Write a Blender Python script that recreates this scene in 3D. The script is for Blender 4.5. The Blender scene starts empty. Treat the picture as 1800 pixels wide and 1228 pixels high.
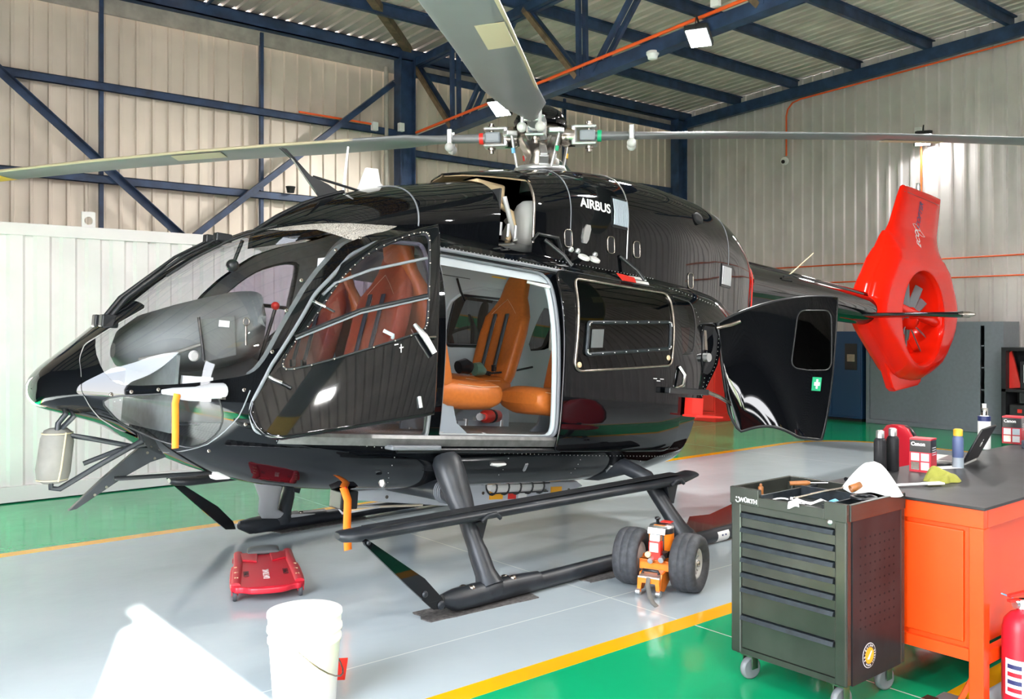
import bpy, bmesh, math, random
import numpy as np
from mathutils import Vector, Matrix
random.seed(7)
SC = bpy.context.scene
COL = SC.collection
R = math.radians

# ------------------------------------------------------------------ camera
cam_d = bpy.data.cameras.new('camera'); cam = bpy.data.objects.new('camera', cam_d); COL.objects.link(cam)
cam.location = (0, 0, 1.6); cam.rotation_euler = (R(90), 0, R(-39.5))
cam_d.sensor_width = 36; cam_d.sensor_fit = 'HORIZONTAL'; cam_d.lens = 36 * 1590 / 1800
cam_d.shift_y = -42 / 1800; cam_d.clip_start = .05; cam_d.clip_end = 500
SC.camera = cam

# ------------------------------------------------------------------ world, sun, exposure
W = bpy.data.worlds.new('sky'); SC.world = W; W.use_nodes = True
nt = W.node_tree; nt.nodes.clear()
o_ = nt.nodes.new('ShaderNodeOutputWorld'); b_ = nt.nodes.new('ShaderNodeBackground')
tc = nt.nodes.new('ShaderNodeTexCoord'); sx = nt.nodes.new('ShaderNodeSeparateXYZ'); rp = nt.nodes.new('ShaderNodeValToRGB')
nt.links.new(tc.outputs['Generated'], sx.inputs[0]); nt.links.new(sx.outputs['Z'], rp.inputs[0])
rp.color_ramp.elements[0].position = 0; rp.color_ramp.elements[0].color = (.985, .985, 1, 1)
rp.color_ramp.elements[1].position = .6; rp.color_ramp.elements[1].color = (.80, .88, 1, 1)
nt.links.new(rp.outputs[0], b_.inputs[0]); b_.inputs[1].default_value = 13.0
nt.links.new(b_.outputs[0], o_.inputs[0])

sun_d = bpy.data.lights.new('sun', 'SUN'); sun = bpy.data.objects.new('sun', sun_d); COL.objects.link(sun)
SUN_DIR = Vector((.3808, .9247, -5.3 / (3.735 / .3808))).normalized()      # the way the light travels
sun.rotation_euler = SUN_DIR.to_track_quat('-Z', 'Y').to_euler(); sun.location = (-10, -30, 14)
sun_d.energy = 90; sun_d.angle = R(.53); sun_d.color = (1, .95, .86)

# sky portal in the open front of the hangar (samples the sky, gives no light of its own)
pd = bpy.data.lights.new('sky_portal', 'AREA'); pd.shape = 'RECTANGLE'; pd.size = 5.3; pd.size_y = 9.7
pd.cycles.is_portal = True
po = bpy.data.objects.new('sky_portal', pd); COL.objects.link(po); po.location = (-1.98, -1.65, 2.65)
po.rotation_euler = Vector((1, 0, 0)).to_track_quat('-Z', 'Y').to_euler()

vs = SC.view_settings
vs.view_transform = 'Standard'; vs.look = 'None'; vs.gamma = 1; vs.use_curve_mapping = False
vs.exposure = 0.68

# ------------------------------------------------------------------ materials
MATS = {}
def mat(name, col, rough=.5, metal=0., spec=.5, coat=0., noise=0., nscale=20., bump=0., bscale=60., emit=None, trans=0., sub=0.):
    if name in MATS: return MATS[name]
    m = bpy.data.materials.new(name); m.use_nodes = True; MATS[name] = m
    n = m.node_tree.nodes; l = m.node_tree.links; p = n['Principled BSDF']
    p.inputs['Base Color'].default_value = (*col, 1); p.inputs['Roughness'].default_value = rough
    p.inputs['Metallic'].default_value = metal; p.inputs['Specular IOR Level'].default_value = spec
    p.inputs['Coat Weight'].default_value = coat; p.inputs['Coat Roughness'].default_value = .03
    if trans: p.inputs['Transmission Weight'].default_value = trans
    if noise:
        t = n.new('ShaderNodeTexNoise'); t.inputs['Scale'].default_value = nscale; t.inputs['Detail'].default_value = 6
        c = n.new('ShaderNodeTexCoord'); l.new(c.outputs['Object'], t.inputs['Vector'])
        r = n.new('ShaderNodeValToRGB'); r.color_ramp.elements[0].position = .3; r.color_ramp.elements[1].position = .7
        r.color_ramp.elements[0].color = (*[x * (1 - noise) for x in col], 1)
        r.color_ramp.elements[1].color = (*[min(1, x * (1 + noise)) for x in col], 1)
        l.new(t.outputs['Fac'], r.inputs[0]); l.new(r.outputs[0], p.inputs['Base Color'])
    if bump:
        t = n.new('ShaderNodeTexNoise'); t.inputs['Scale'].default_value = bscale; t.inputs['Detail'].default_value = 4
        c = n.new('ShaderNodeTexCoord'); l.new(c.outputs['Object'], t.inputs['Vector'])
        b = n.new('ShaderNodeBump'); b.inputs['Strength'].default_value = bump; b.inputs['Distance'].default_value = .01
        l.new(t.outputs['Fac'], b.inputs['Height']); l.new(b.outputs[0], p.inputs['Normal'])
    if emit:
        p.inputs['Emission Color'].default_value = (*emit[0], 1); p.inputs['Emission Strength'].default_value = emit[1]
    return m
def glass(name, tint, base=.05):
    m = bpy.data.materials.new(name); m.use_nodes = True; MATS[name] = m
    n = m.node_tree.nodes; l = m.node_tree.links; n.clear()
    o = n.new('ShaderNodeOutputMaterial'); mx = n.new('ShaderNodeMixShader'); tr = n.new('ShaderNodeBsdfTransparent'); gl = n.new('ShaderNodeBsdfGlossy')
    gl.inputs['Roughness'].default_value = 0.005; tr.inputs[0].default_value = (*tint, 1)
    lw = n.new('ShaderNodeLayerWeight'); lw.inputs[0].default_value = .5
    pw = n.new('ShaderNodeMath'); pw.operation = 'POWER'; pw.inputs[1].default_value = 5
    ml = n.new('ShaderNodeMath'); ml.operation = 'MULTIPLY_ADD'; ml.inputs[1].default_value = 1 - base; ml.inputs[2].default_value = base
    l.new(lw.outputs['Facing'], pw.inputs[0]); l.new(pw.outputs[0], ml.inputs[0]); l.new(ml.outputs[0], mx.inputs[0])
    l.new(tr.outputs[0], mx.inputs[1]); l.new(gl.outputs[0], mx.inputs[2]); l.new(mx.outputs[0], o.inputs[0])
    return m
mat('black_paint', (.0025, .003, .004), .03, spec=.5, coat=0)
mat('black_satin', (.012, .013, .015), .3)
mat('black_matte', (.015, .016, .018), .55, noise=.3)
mat('gear_black', (.016, .019, .024), .42, noise=.35, nscale=9)
mat('rubber', (.045, .048, .055), .65, noise=.3, nscale=30, bump=.15)
mat('seal', (.16, .17, .19), .35)
mat('lining', (.47, .53, .55), .55, bump=.05, bscale=200)
mat('lining_dark', (.14, .16, .16), .6, noise=.15)
mat('panel_grey', (.105, .115, .115), .5, noise=.12, nscale=8)
mat('leather', (.50, .135, .022), .42, noise=.08, nscale=40, bump=.06, bscale=150)
mat('leather_red', (.42, .075, .022), .45, noise=.08, nscale=40, bump=.06, bscale=150)
mat('stitch', (.75, .5, .35), .7)
mat('belt', (.05, .065, .075), .7)
mat('seat_metal', (.42, .49, .55), .35, metal=.3)
mat('sill_metal', (.20, .20, .20), .35, metal=.5, noise=.2)
mat('beam_grey', (.50, .53, .58), .45)
mat('castor_grey', (.17, .18, .19), .5)
mat('alu', (.62, .63, .63), .3, metal=.85)
mat('chrome', (.8, .8, .8), .12, metal=1)
mat('steel', (.36, .32, .28), .25, metal=.95, noise=.25, nscale=14)
mat('blade', (.145, .150, .155), .38, noise=.06, nscale=3)
mat('blade_tan', (.42, .36, .24), .45)
mat('blade_yellow', (.75, .42, .03), .45)
mat('weight_grey', (.48, .48, .46), .5)
mat('red_paint', (.80, .012, .003), .13, spec=.12, coat=0)
mat('fan_grey', (.19, .215, .235), .4)
mat('white', (.80, .80, .78), .4)
mat('white_soft', (.82, .82, .80), .7)
mat('white_paint', (.72, .675, .675), .38, noise=.05, nscale=2.5)
mat('blue_steel', (.022, .046, .105), .45, noise=.45, nscale=5)
mat('rust_steel', (.17, .115, .065), .6, noise=.4, nscale=8)
mat('wall_cream', (.75, .66, .56), .45, metal=.15, noise=.10, nscale=1.2)
mat('wall_tan', (.68, .59, .50), .45, metal=.15, noise=.12, nscale=1.2)
mat('wall_zinc', (.72, .67, .65), .36, metal=.45, noise=.15, nscale=1.0)
mat('wall_plain', (.42, .40, .37), .5)
mat('wall_dark', (.045, .043, .042), .5)
mat('roof_zinc', (.62, .54, .48), .45, metal=.2, noise=.22, nscale=1.5)
mat('gutter', (.36, .335, .29), .55, noise=.2, nscale=6)
mat('orange_pipe', (.85, .11, .015), .4)
mat('orange_paint', (.82, .062, .002), .35, noise=.05, nscale=6)
mat('orange_dolly', (.90, .22, .012), .4, noise=.12, nscale=20)
mat('red_plastic', (.52, .012, .028), .38)
mat('red_bright', (.72, .03, .02), .35)
mat('bench_top', (.028, .028, .030), .42, spec=.22, noise=.5, nscale=5, bump=.03)
mat('tool_green', (.050, .054, .046), .24, metal=.4, noise=.25, nscale=4)
mat('tool_dark', (.026, .026, .028), .30, spec=.10, metal=0., noise=.3, nscale=6)
mat('tool_grip', (.018, .024, .03), .4, metal=.2, noise=.4, nscale=30)
mat('cab_grey', (.155, .175, .20), .45, noise=.06)
mat('cab_blue', (.008, .045, .12), .4)
mat('strap_orange', (1.0, .22, .01), .6)
mat('sock_grey', (.42, .43, .45), .8)
mat('cover_grey', (.16, .155, .14), .65, noise=.1)
mat('mat_rubber', (.085, .078, .075), .75, noise=.5, nscale=45, bump=.6, bscale=90)
mat('board_dark', (.018, .006, .006), .15, coat=.4)
mat('yellow', (.85, .50, .02), .5)
mat('brown', (.33, .12, .03), .4)
mat('olive', (.33, .33, .055), .85, bump=.4, bscale=40)
mat('blue_plastic', (.10, .14, .28), .4)
mat('cyan', (.15, .45, .75), .6)
mat('navy', (.02, .03, .12), .4)
mat('green_sign', (.0, .35, .15), .5)
mat('label_amber', (.95, .45, .02), .5)
mat('foam', (.055, .065, .085), .9, noise=.6, nscale=160)
mat('paper', (.75, .74, .76), .8)
mat('screen', (.02, .02, .025), .15)
mat('dark_void', (.004, .004, .005), .8)
mat('cream', (.72, .55, .33), .5)
mat('green_helmet', (.10, .19, .14), .3)
mat('diamond', (.62, .60, .58), .35, metal=.7)
mat('concrete', (.42, .41, .39), .9, noise=.1, nscale=.6)
mat('grass', (.14, .22, .05), .9, noise=.3, nscale=3)
mat('roof_red', (.30, .07, .05), .8)
mat('leafy', (.05, .09, .03), .9, noise=.5, nscale=4)
mat('lamp_face', (1, 1, 1), .5, emit=((.93, .96, 1), 60))
glass('glass_clear', (.86, .86, .88), .055)
glass('glass_tint', (.52, .47, .56), .06)
glass('glass_dark', (.03, .03, .034), .055)
def M(n): return MATS[n]

# frit pattern: gold-white dots on the clear roof pane
def frit():
    m = glass('frit', (.6, .6, .6), .05); n = m.node_tree.nodes; l = m.node_tree.links
    out = [x for x in n if x.type == 'OUTPUT_MATERIAL'][0]; old = out.inputs[0].links[0].from_socket
    d = n.new('ShaderNodeBsdfDiffuse'); d.inputs[0].default_value = (.62, .58, .52, 1)
    v = n.new('ShaderNodeTexVoronoi'); v.inputs['Scale'].default_value = 320
    c = n.new('ShaderNodeTexCoord'); l.new(c.outputs['Object'], v.inputs['Vector'])
    t = n.new('ShaderNodeMath'); t.operation = 'LESS_THAN'; t.inputs[1].default_value = .56; l.new(v.outputs['Distance'], t.inputs[0])
    mx = n.new('ShaderNodeMixShader'); l.new(t.outputs[0], mx.inputs[0]); l.new(old, mx.inputs[1]); l.new(d.outputs[0], mx.inputs[2]); l.new(mx.outputs[0], out.inputs[0])
frit()

# ------------------------------------------------------------------ mesh helpers
class MB:
    def __init__(s): s.v = []; s.f = []; s.s = []
    def add(s, vs, fs, smooth=False):
        o = len(s.v); s.v += [tuple(p) for p in vs]
        for f in fs: s.f.append(tuple(i + o for i in f)); s.s.append(smooth)
        return s
    def box(s, c, d, rz=0, m=None):
        hx, hy, hz = d[0] / 2, d[1] / 2, d[2] / 2
        P = [(x, y, z) for z in (-hz, hz) for y in (-hy, hy) for x in (-hx, hx)]
        cz, sz = math.cos(rz), math.sin(rz)
        P = [(c[0] + x * cz - y * sz, c[1] + x * sz + y * cz, c[2] + z) for x, y, z in P]
        if m: P = [tuple(m @ Vector(p)) for p in P]
        return s.add(P, [(0, 2, 3, 1), (4, 5, 7, 6), (0, 1, 5, 4), (2, 6, 7, 3), (0, 4, 6, 2), (1, 3, 7, 5)])
    def bb(s, a, b): return s.box([(a[i] + b[i]) / 2 for i in range(3)], [abs(b[i] - a[i]) for i in range(3)])
    def bar(s, p, q, w, h, up=(0, 0, 1)):
        p = Vector(p); q = Vector(q); d = (q - p).normalized(); u = Vector(up)
        sd = d.cross(u)
        if sd.length < 1e-4: sd = d.cross(Vector((1, 0, 0)))
        sd.normalize(); u = sd.cross(d)
        P = [b + sd * x * w / 2 + u * y * h / 2 for b in (p, q) for x, y in ((-1, -1), (1, -1), (1, 1), (-1, 1))]
        return s.add(P, [(3, 2, 1, 0), (4, 5, 6, 7), (0, 1, 5, 4), (1, 2, 6, 5), (2, 3, 7, 6), (3, 0, 4, 7)])
    def angle(s, p, q, w, t=.008, up=(0, 0, 1), flip=1):
        # an L profile
        p = Vector(p); q = Vector(q); d = (q - p).normalized(); u = Vector(up); sd = d.cross(u).normalized(); u = sd.cross(d)
        s.bar(p + u * (w / 2), q + u * (w / 2), t, w, u)
        return s.bar(p + sd * flip * w / 2, q + sd * flip * w / 2, w, t, u)
    def tube(s, path, r, n=10, cap=True, closed=False, smooth=True, flat=1.0, up=None):
        P = [Vector(p) for p in path]; m = len(P); rs = r if isinstance(r, (list, tuple)) else [r] * m
        rings = []; nrm = None
        for i in range(m):
            if closed: t = P[(i + 1) % m] - P[i - 1]
            else: t = P[min(i + 1, m - 1)] - P[max(i - 1, 0)]
            t.normalize()
            if nrm is None:
                a = Vector(up) if up else (Vector((0, 0, 1)) if abs(t.z) < .9 else Vector((1, 0, 0)))
                nrm = (a - t * a.dot(t)).normalized()
            else:
                nrm = nrm - t * nrm.dot(t)
                if nrm.length < 1e-5: nrm = t.orthogonal()
                nrm.normalize()
            bi = t.cross(nrm)
            rings.append([P[i] + (nrm * math.cos(2 * math.pi * k / n) * flat + bi * math.sin(2 * math.pi * k / n)) * rs[i] for k in range(n)])
        return s.loft(rings, cap, closed, smooth)
    def loft(s, rings, cap=True, closed=False, smooth=True):
        n = len(rings[0]); m = len(rings); vs = [p for r in rings for p in r]; fs = []
        for i in range(m if closed else m - 1):
            j = (i + 1) % m
            for k in range(n): fs.append((i * n + k, i * n + (k + 1) % n, j * n + (k + 1) % n, j * n + k))
        s.add(vs, fs, smooth)
        if cap and not closed:
            s.add(rings[0], [tuple(range(n))[::-1]], False); s.add(rings[-1], [tuple(range(n))], False)
        return s
    def lathe(s, prof, c=(0, 0, 0), axis=(0, 0, 1), n=20, smooth=True, closed=False):
        q = Vector((0, 0, 1)).rotation_difference(Vector(axis)); rings = []
        for r, z in prof: rings.append([Vector(c) + q @ Vector((max(r, 1e-4) * math.cos(2 * math.pi * k / n), max(r, 1e-4) * math.sin(2 * math.pi * k / n), z)) for k in range(n)])
        return s.loft(rings, not closed, closed, smooth)
    def cyl(s, p, q, r, n=14, smooth=True): return s.tube([p, q], r, n, True, False, smooth)
    def ball(s, c, r, n=14, sc=(1, 1, 1)):
        pr = [(r * math.sin(math.pi * i / (n // 2)), -r * math.cos(math.pi * i / (n // 2))) for i in range(n // 2 + 1)]
        rings = [[(c[0] + max(a, 1e-4) * math.cos(2 * math.pi * k / n) * sc[0], c[1] + max(a, 1e-4) * math.sin(2 * math.pi * k / n) * sc[1], c[2] + z * sc[2]) for k in range(n)] for a, z in pr]
        return s.loft(rings, False)
    def prism(s, poly, fn0, fn1, smooth=False):
        n = len(poly); A = [fn0(*p) for p in poly]; B = [fn1(*p) for p in poly]
        fs = [tuple(range(n))[::-1], tuple(range(n, 2 * n))] + [(i, (i + 1) % n, (i + 1) % n + n, i + n) for i in range(n)]
        return s.add(A + B, fs, smooth)
    def grid(s, P, smooth=True):
        m = len(P); n = len(P[0])
        return s.add([p for r in P for p in r], [(i * n + k, i * n + k + 1, (i + 1) * n + k + 1, (i + 1) * n + k) for i in range(m - 1) for k in range(n - 1)], smooth)
    def xf(s, fn): s.v = [tuple(fn(*p)) for p in s.v]; return s
def mesh_of(name, mb, m=None):
    me = bpy.data.meshes.new(name); me.from_pydata([tuple(p) for p in mb.v], [], mb.f)
    me.polygons.foreach_set('use_smooth', mb.s); me.update()
    if m: me.materials.append(M(m) if isinstance(m, str) else m)
    return me
def link(name, me, parent=None, loc=None, rz=0):
    o = bpy.data.objects.new(name, me); COL.objects.link(o)
    if parent: o.parent = parent
    if loc is not None: o.location = loc
    if rz: o.rotation_euler = (0, 0, rz)
    return o
def obj(name, mb, m, parent=None, bevel=0, label=None, recalc=True, fn=None, solid=0, sub=0):
    if fn: mb.xf(fn)
    me = mesh_of(name, mb, m)
    if recalc:
        bm = bmesh.new(); bm.from_mesh(me); bmesh.ops.recalc_face_normals(bm, faces=bm.faces); bm.to_mesh(me); bm.free()
    o = link(name, me, parent)
    if sub: d = o.modifiers.new('sub', 'SUBSURF'); d.levels = sub; d.render_levels = sub
    if solid: d = o.modifiers.new('solid', 'SOLIDIFY'); d.thickness = solid; d.offset = 0
    if bevel: d = o.modifiers.new('bevel', 'BEVEL'); d.width = bevel; d.segments = 2; d.limit_method = 'ANGLE'; d.angle_limit = R(40)
    if label: o['label'] = label
    return o
def tag(o, label, cat, group=None):
    o['label'] = label; o['category'] = cat
    if group: o['group'] = group
    return o
def thing(name, label, cat, loc=(0, 0, 0), rz=0, group=None):
    o = bpy.data.objects.new(name, None); COL.objects.link(o); o.empty_display_size = .1
    o.location = loc; o.rotation_euler = (0, 0, rz); return tag(o, label, cat, group)
def struct(name, mb, m, parent=None, **k):
    o = obj(name, mb, m, parent, **k)
    if not parent: o['kind'] = 'structure'
    return o
def text_mesh(txt, size, bold=0., shear=0., sx=1.):
    cu = bpy.data.curves.new('lettering', 'FONT'); cu.body = txt; cu.size = size; cu.align_x = 'CENTER'; cu.align_y = 'CENTER'
    cu.extrude = .0008; cu.offset = bold; cu.shear = shear
    t = bpy.data.objects.new('lettering', cu); COL.objects.link(t)
    bpy.context.view_layer.update()
    me = bpy.data.meshes.new_from_object(t.evaluated_get(bpy.context.evaluated_depsgraph_get()))
    bpy.data.objects.remove(t); bpy.data.curves.remove(cu)
    if sx != 1:
        for v in me.vertices: v.co.x *= sx
    return me
def text(txt, size, m, parent, origin, xdir, ydir, name='lettering', bold=0., shear=0., sx=1.):
    me = text_mesh(txt, size, bold, shear, sx); me.materials.clear(); me.materials.append(M(m))
    x = Vector(xdir).normalized(); y = Vector(ydir); y = (y - x * y.dot(x)).normalized(); z = x.cross(y); o = Vector(origin)
    for v in me.vertices: v.co = o + x * v.co.x + y * v.co.y + z * v.co.z
    ob = link(name, me, parent); return ob
def copy_tree(o, parent=None):
    c = o.copy(); COL.objects.link(c); c.parent = parent
    for ch in list(o.children): copy_tree(ch, c)
    return c
def interp(tab, x):
    xs = [t[0] for t in tab]; n = len(xs); x = min(max(x, xs[0]), xs[-1]); k = 0
    while k < n - 2 and x > xs[k + 1]: k += 1
    h = [xs[i + 1] - xs[i] for i in range(n - 1)]; out = []
    for j in range(1, len(tab[0])):
        ys = [t[j] for t in tab]; d = [(ys[i + 1] - ys[i]) / h[i] for i in range(n - 1)]
        def mm(i):
            if i == 0: return d[0]
            if i == n - 1: return d[-1]
            if d[i - 1] * d[i] <= 0: return 0
            w1 = 2 * h[i] + h[i - 1]; w2 = h[i] + 2 * h[i - 1]; return (w1 + w2) / (w1 / d[i - 1] + w2 / d[i])
        t = (x - xs[k]) / h[k]; m0, m1 = mm(k), mm(k + 1)
        out.append((1 + 2 * t) * (1 - t) ** 2 * ys[k] + t * (1 - t) ** 2 * h[k] * m0 + t * t * (3 - 2 * t) * ys[k + 1] + t * t * (t - 1) * h[k] * m1)
    return out

def round_poly(poly, r=.05, n=6):
    """polygon with its corners rounded to radius r (a number or one per corner)"""
    out = []; m = len(poly)
    for i in range(m):
        p = Vector(poly[i]); a = Vector(poly[i - 1]) - p; b = Vector(poly[(i + 1) % m]) - p
        rr = r[i] if isinstance(r, (list, tuple)) else r; la, lb = a.length, b.length; a.normalize(); b.normalize()
        ang = max(.05, math.acos(max(-1, min(1, a.dot(b))))); d = min(rr / math.tan(ang / 2), la * .48, lb * .48)
        s, e = p + a * d, p + b * d
        for k in range(n + 1):
            t = k / n; q = s * (1 - t) ** 2 + p * 2 * t * (1 - t) + e * t * t; out.append((q.x, q.y))
    return out

def amber():
    m = bpy.data.materials.new('amber_sheet'); m.use_nodes = True; MATS['amber_sheet'] = m; n = m.node_tree.nodes; l = m.node_tree.links; n.clear()
    o = n.new('ShaderNodeOutputMaterial'); t = n.new('ShaderNodeBsdfTranslucent'); d = n.new('ShaderNodeBsdfDiffuse'); mx = n.new('ShaderNodeMixShader'); ns = n.new('ShaderNodeTexNoise'); r = n.new('ShaderNodeValToRGB'); ns.inputs['Scale'].default_value = 14; ns.inputs['Detail'].default_value = 8
    r.color_ramp.elements[0].position = .42; r.color_ramp.elements[0].color = (.05, .025, .01, 1); r.color_ramp.elements[1].position = .62; r.color_ramp.elements[1].color = (.85, .50, .16, 1)
    c = n.new('ShaderNodeTexCoord'); l.new(c.outputs['Object'], ns.inputs['Vector']); l.new(ns.outputs['Fac'], r.inputs[0]); l.new(r.outputs[0], t.inputs[0]); l.new(r.outputs[0], d.inputs[0]); mx.inputs[0].default_value = .25
    l.new(t.outputs[0], mx.inputs[1]); l.new(d.outputs[0], mx.inputs[2]); l.new(mx.outputs[0], o.inputs[0])
amber()
# ================================================================== THE HANGAR
VL, UB, UF, VR = 12.35, 14.8, -2.0, -9.3          # left wall, back wall, open front, right wall
def zr(v): return 6.02 + .05 * (12.35 - v) if v > 0 else 6.02 + .05 * 12.35 + .05 * v

# floor: green epoxy, a grey bay with a yellow border line, thin cast joints
def floor_mat():
    m = bpy.data.materials.new('floor_epoxy'); m.use_nodes = True; MATS['floor_epoxy'] = m
    n = m.node_tree.nodes; l = m.node_tree.links; p = n['Principled BSDF']
    tcn = n.new('ShaderNodeTexCoord'); sp = n.new('ShaderNodeSeparateXYZ'); l.new(tcn.outputs['Object'], sp.inputs[0])
    def math_(op, a, b=None, c=None):
        q = n.new('ShaderNodeMath'); q.operation = op
        for i, x in enumerate((a, b, c)):
            if x is None: continue
            if isinstance(x, (int, float)): q.inputs[i].default_value = x
            else: l.new(x, q.inputs[i])
        return q.outputs[0]
    X, Y = sp.outputs['X'], sp.outputs['Y']
    # rounded rectangle: u -12..11.8, v 3.17..7.12
    rad = 1.0
    qx = math_('SUBTRACT', math_('ABSOLUTE', math_('ADD', X, .1)), 11.85 - rad)
    qy = math_('SUBTRACT', math_('ABSOLUTE', math_('SUBTRACT', Y, 5.145)), 1.975 - rad)
    mx = math_('MAXIMUM', qx, 0.); my = math_('MAXIMUM', qy, 0.)
    ln = math_('SQRT', math_('ADD', math_('MULTIPLY', mx, mx), math_('MULTIPLY', my, my)))
    sd = math_('SUBTRACT', math_('ADD', ln, math_('MINIMUM', math_('MAXIMUM', qx, qy), 0.)), rad)
    grey = math_('LESS_THAN', sd, 0.)
    yel = math_('MAXIMUM', math_('LESS_THAN', math_('ABSOLUTE', sd), .062), math_('LESS_THAN', math_('ABSOLUTE', math_('SUBTRACT', Y, 1.79)), .05))
    j1 = math_('LESS_THAN', math_('ABSOLUTE', math_('SUBTRACT', math_('PINGPONG', math_('SUBTRACT', X, 3.83), 2.9), 0.)), .004)
    j2 = math_('LESS_THAN', math_('ABSOLUTE', math_('SUBTRACT', math_('PINGPONG', math_('SUBTRACT', Y, 3.74), 2.72), 0.)), .004)
    jn = math_('MAXIMUM', j1, j2)
    ns = n.new('ShaderNodeTexNoise'); ns.inputs['Scale'].default_value = 1.3; ns.inputs['Detail'].default_value = 8; l.new(tcn.outputs['Object'], ns.inputs['Vector'])
    def mix(f, a, b):
        q = n.new('ShaderNodeMix'); q.data_type = 'RGBA'
        l.new(f, q.inputs['Factor'])
        for i, x in ((6, a), (7, b)):
            if isinstance(x, tuple): q.inputs[i].default_value = (*x, 1)
            else: l.new(x, q.inputs[i])
        return q.outputs[2]
    c = mix(math_('MAXIMUM', grey, math_('LESS_THAN', Y, 1.79)), (.004, .31, .125), mix(ns.outputs['Fac'], (.34, .395, .425), (.42, .475, .50)))
    c = mix(jn, c, (.60, .63, .62))
    c = mix(yel, c, (.76, .36, .004))
    l.new(c, p.inputs['Base Color'])
    p.inputs['Roughness'].default_value = .12; p.inputs['Specular IOR Level'].default_value = .45
    n2 = n.new('ShaderNodeTexNoise'); n2.inputs['Scale'].default_value = 3.5; n2.inputs['Detail'].default_value = 3; l.new(tcn.outputs['Object'], n2.inputs['Vector'])
    bp = n.new('ShaderNodeBump'); bp.inputs['Strength'].default_value = .06; bp.inputs['Distance'].default_value = .05
    l.new(n2.outputs['Fac'], bp.inputs['Height']); l.new(bp.outputs[0], p.inputs['Normal'])
floor_mat()
struct('floor', MB().bb((UF, VR, -.12), (UB + .2, VL + .3, 0)), 'floor_epoxy')

# corrugated cladding: profile along s, ribs standing proud towards the room
def profile(width, pitch, rw, depth):
    pts = []; k = int(round(width / pitch)); e = rw * .22
    for i in range(k):
        c = (i + .5) * pitch
        pts += [(c - rw / 2, 0), (c - rw / 2 + e, depth), (c + rw / 2 - e, depth), (c + rw / 2, 0)]
    return [(0, 0)] + pts + [(width, 0)]
def sheet(width, z0, z1a, z1b, pitch=.21, rw=.055, depth=.028):
    # local: x along the wall, y into the room, z up
    pr = profile(width, pitch, rw, depth); mb = MB()
    top = lambda x: z1a + (z1b - z1a) * x / width
    mb.add([(x, y, z0) for x, y in pr] + [(x, y, top(x)) for x, y in pr], [(i, i + 1, i + 1 + len(pr), i + len(pr)) for i in range(len(pr) - 1)])
    mb.add([(x, y - .003, z0) for x, y in pr] + [(x, y - .003, top(x)) for x, y in pr], [(i + 1, i, i + len(pr), i + 1 + len(pr)) for i in range(len(pr) - 1)])
    return mb

SWD = .84
wl = struct('wall_left', MB().bb((UF - .1, VL + .05, -.1), (UB + .1, VL + .09, 5.72)), 'wall_plain')
me_c = mesh_of('cladding_sheet', sheet(SWD, 0, 5.74, 5.74), 'wall_cream'); me_t = mesh_of('cladding_sheet', sheet(SWD, 0, 5.74, 5.74), 'wall_tan')
k = 0; u = UF
while u < UB - .05:
    o = link('cladding_sheet', me_c if u < 4.0 else me_t, wl, (min(u + SWD, UB + .2), VL + .01 + .0015 * (k % 2), 0), math.pi); u += SWD; k += 1
wb = struct('wall_back', MB().prism([(VR - .1, -.1), (VL + .1, -.1), (VL + .1, 5.99), (0, 6.62), (VR - .1, 6.15)], lambda v, z: (UB + .05, v, z), lambda v, z: (UB + .09, v, z)), 'wall_plain')
v = VL; k = 0
while v > VR + .1:
    z1 = zr(v) - .002; z2 = zr(v - SWD) - .002
    me = mesh_of('cladding_sheet', sheet(SWD, 0, z1, z2, .21, .075, .034), 'wall_zinc')
    o = link('cladding_sheet', me, wb, (UB - .002 * (k % 2), v, 0), -math.pi / 2)
    o.scale = (1, -1, 1); o.rotation_euler = (0, 0, -math.pi / 2)
    v -= SWD; k += 1
wr = struct('wall_right', MB().bb((UF - .1, VR - .09, -.1), (UB + .1, VR - .05, 6.25)), 'wall_dark')
u = UF
me_r = mesh_of('cladding_sheet', sheet(SWD * 2, 0, 6.15, 6.15, .21, .075, .034), 'wall_dark')
while u < UB - .05: link('cladding_sheet', me_r, wr, (u, VR, 0)); u += SWD * 2
fw = MB()
fw.bb((UF - .12, 3.6, -.1), (UF, VL + .1, 6.0)); fw.bb((UF - .12, VR - .1, -.1), (UF, -6.5, 6.0)); fw.bb((UF - .12, -6.5, 5.3), (UF, 3.6, 6.0))
fw.prism([(VR - .1, 6.0), (VL + .1, 6.0), (VL + .1, 6.02), (0, 6.55), (VR - .1, 6.1)], lambda v, z: (UF - .12, v, z), lambda v, z: (UF, v, z))
struct('wall_front', fw, 'wall_dark')
hdl = thing('sun_block_leaf', 'tall unseen door leaf added in the open front to block sun', 'door leaf', (UF - .2, -1.73, 0))  # added out of view to keep sun off the left floor and container
obj('sheeting', MB().bb((-.03, -2.13, .02), (.03, 2.73, 5.8)), 'wall_dark', hdl)
for zz in (.1, 1.8, 3.5, 5.2): obj('rail', MB().bb((.03, -2.13, zz - .05), (.09, 2.73, zz + .05)), 'blue_steel', hdl)

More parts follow.
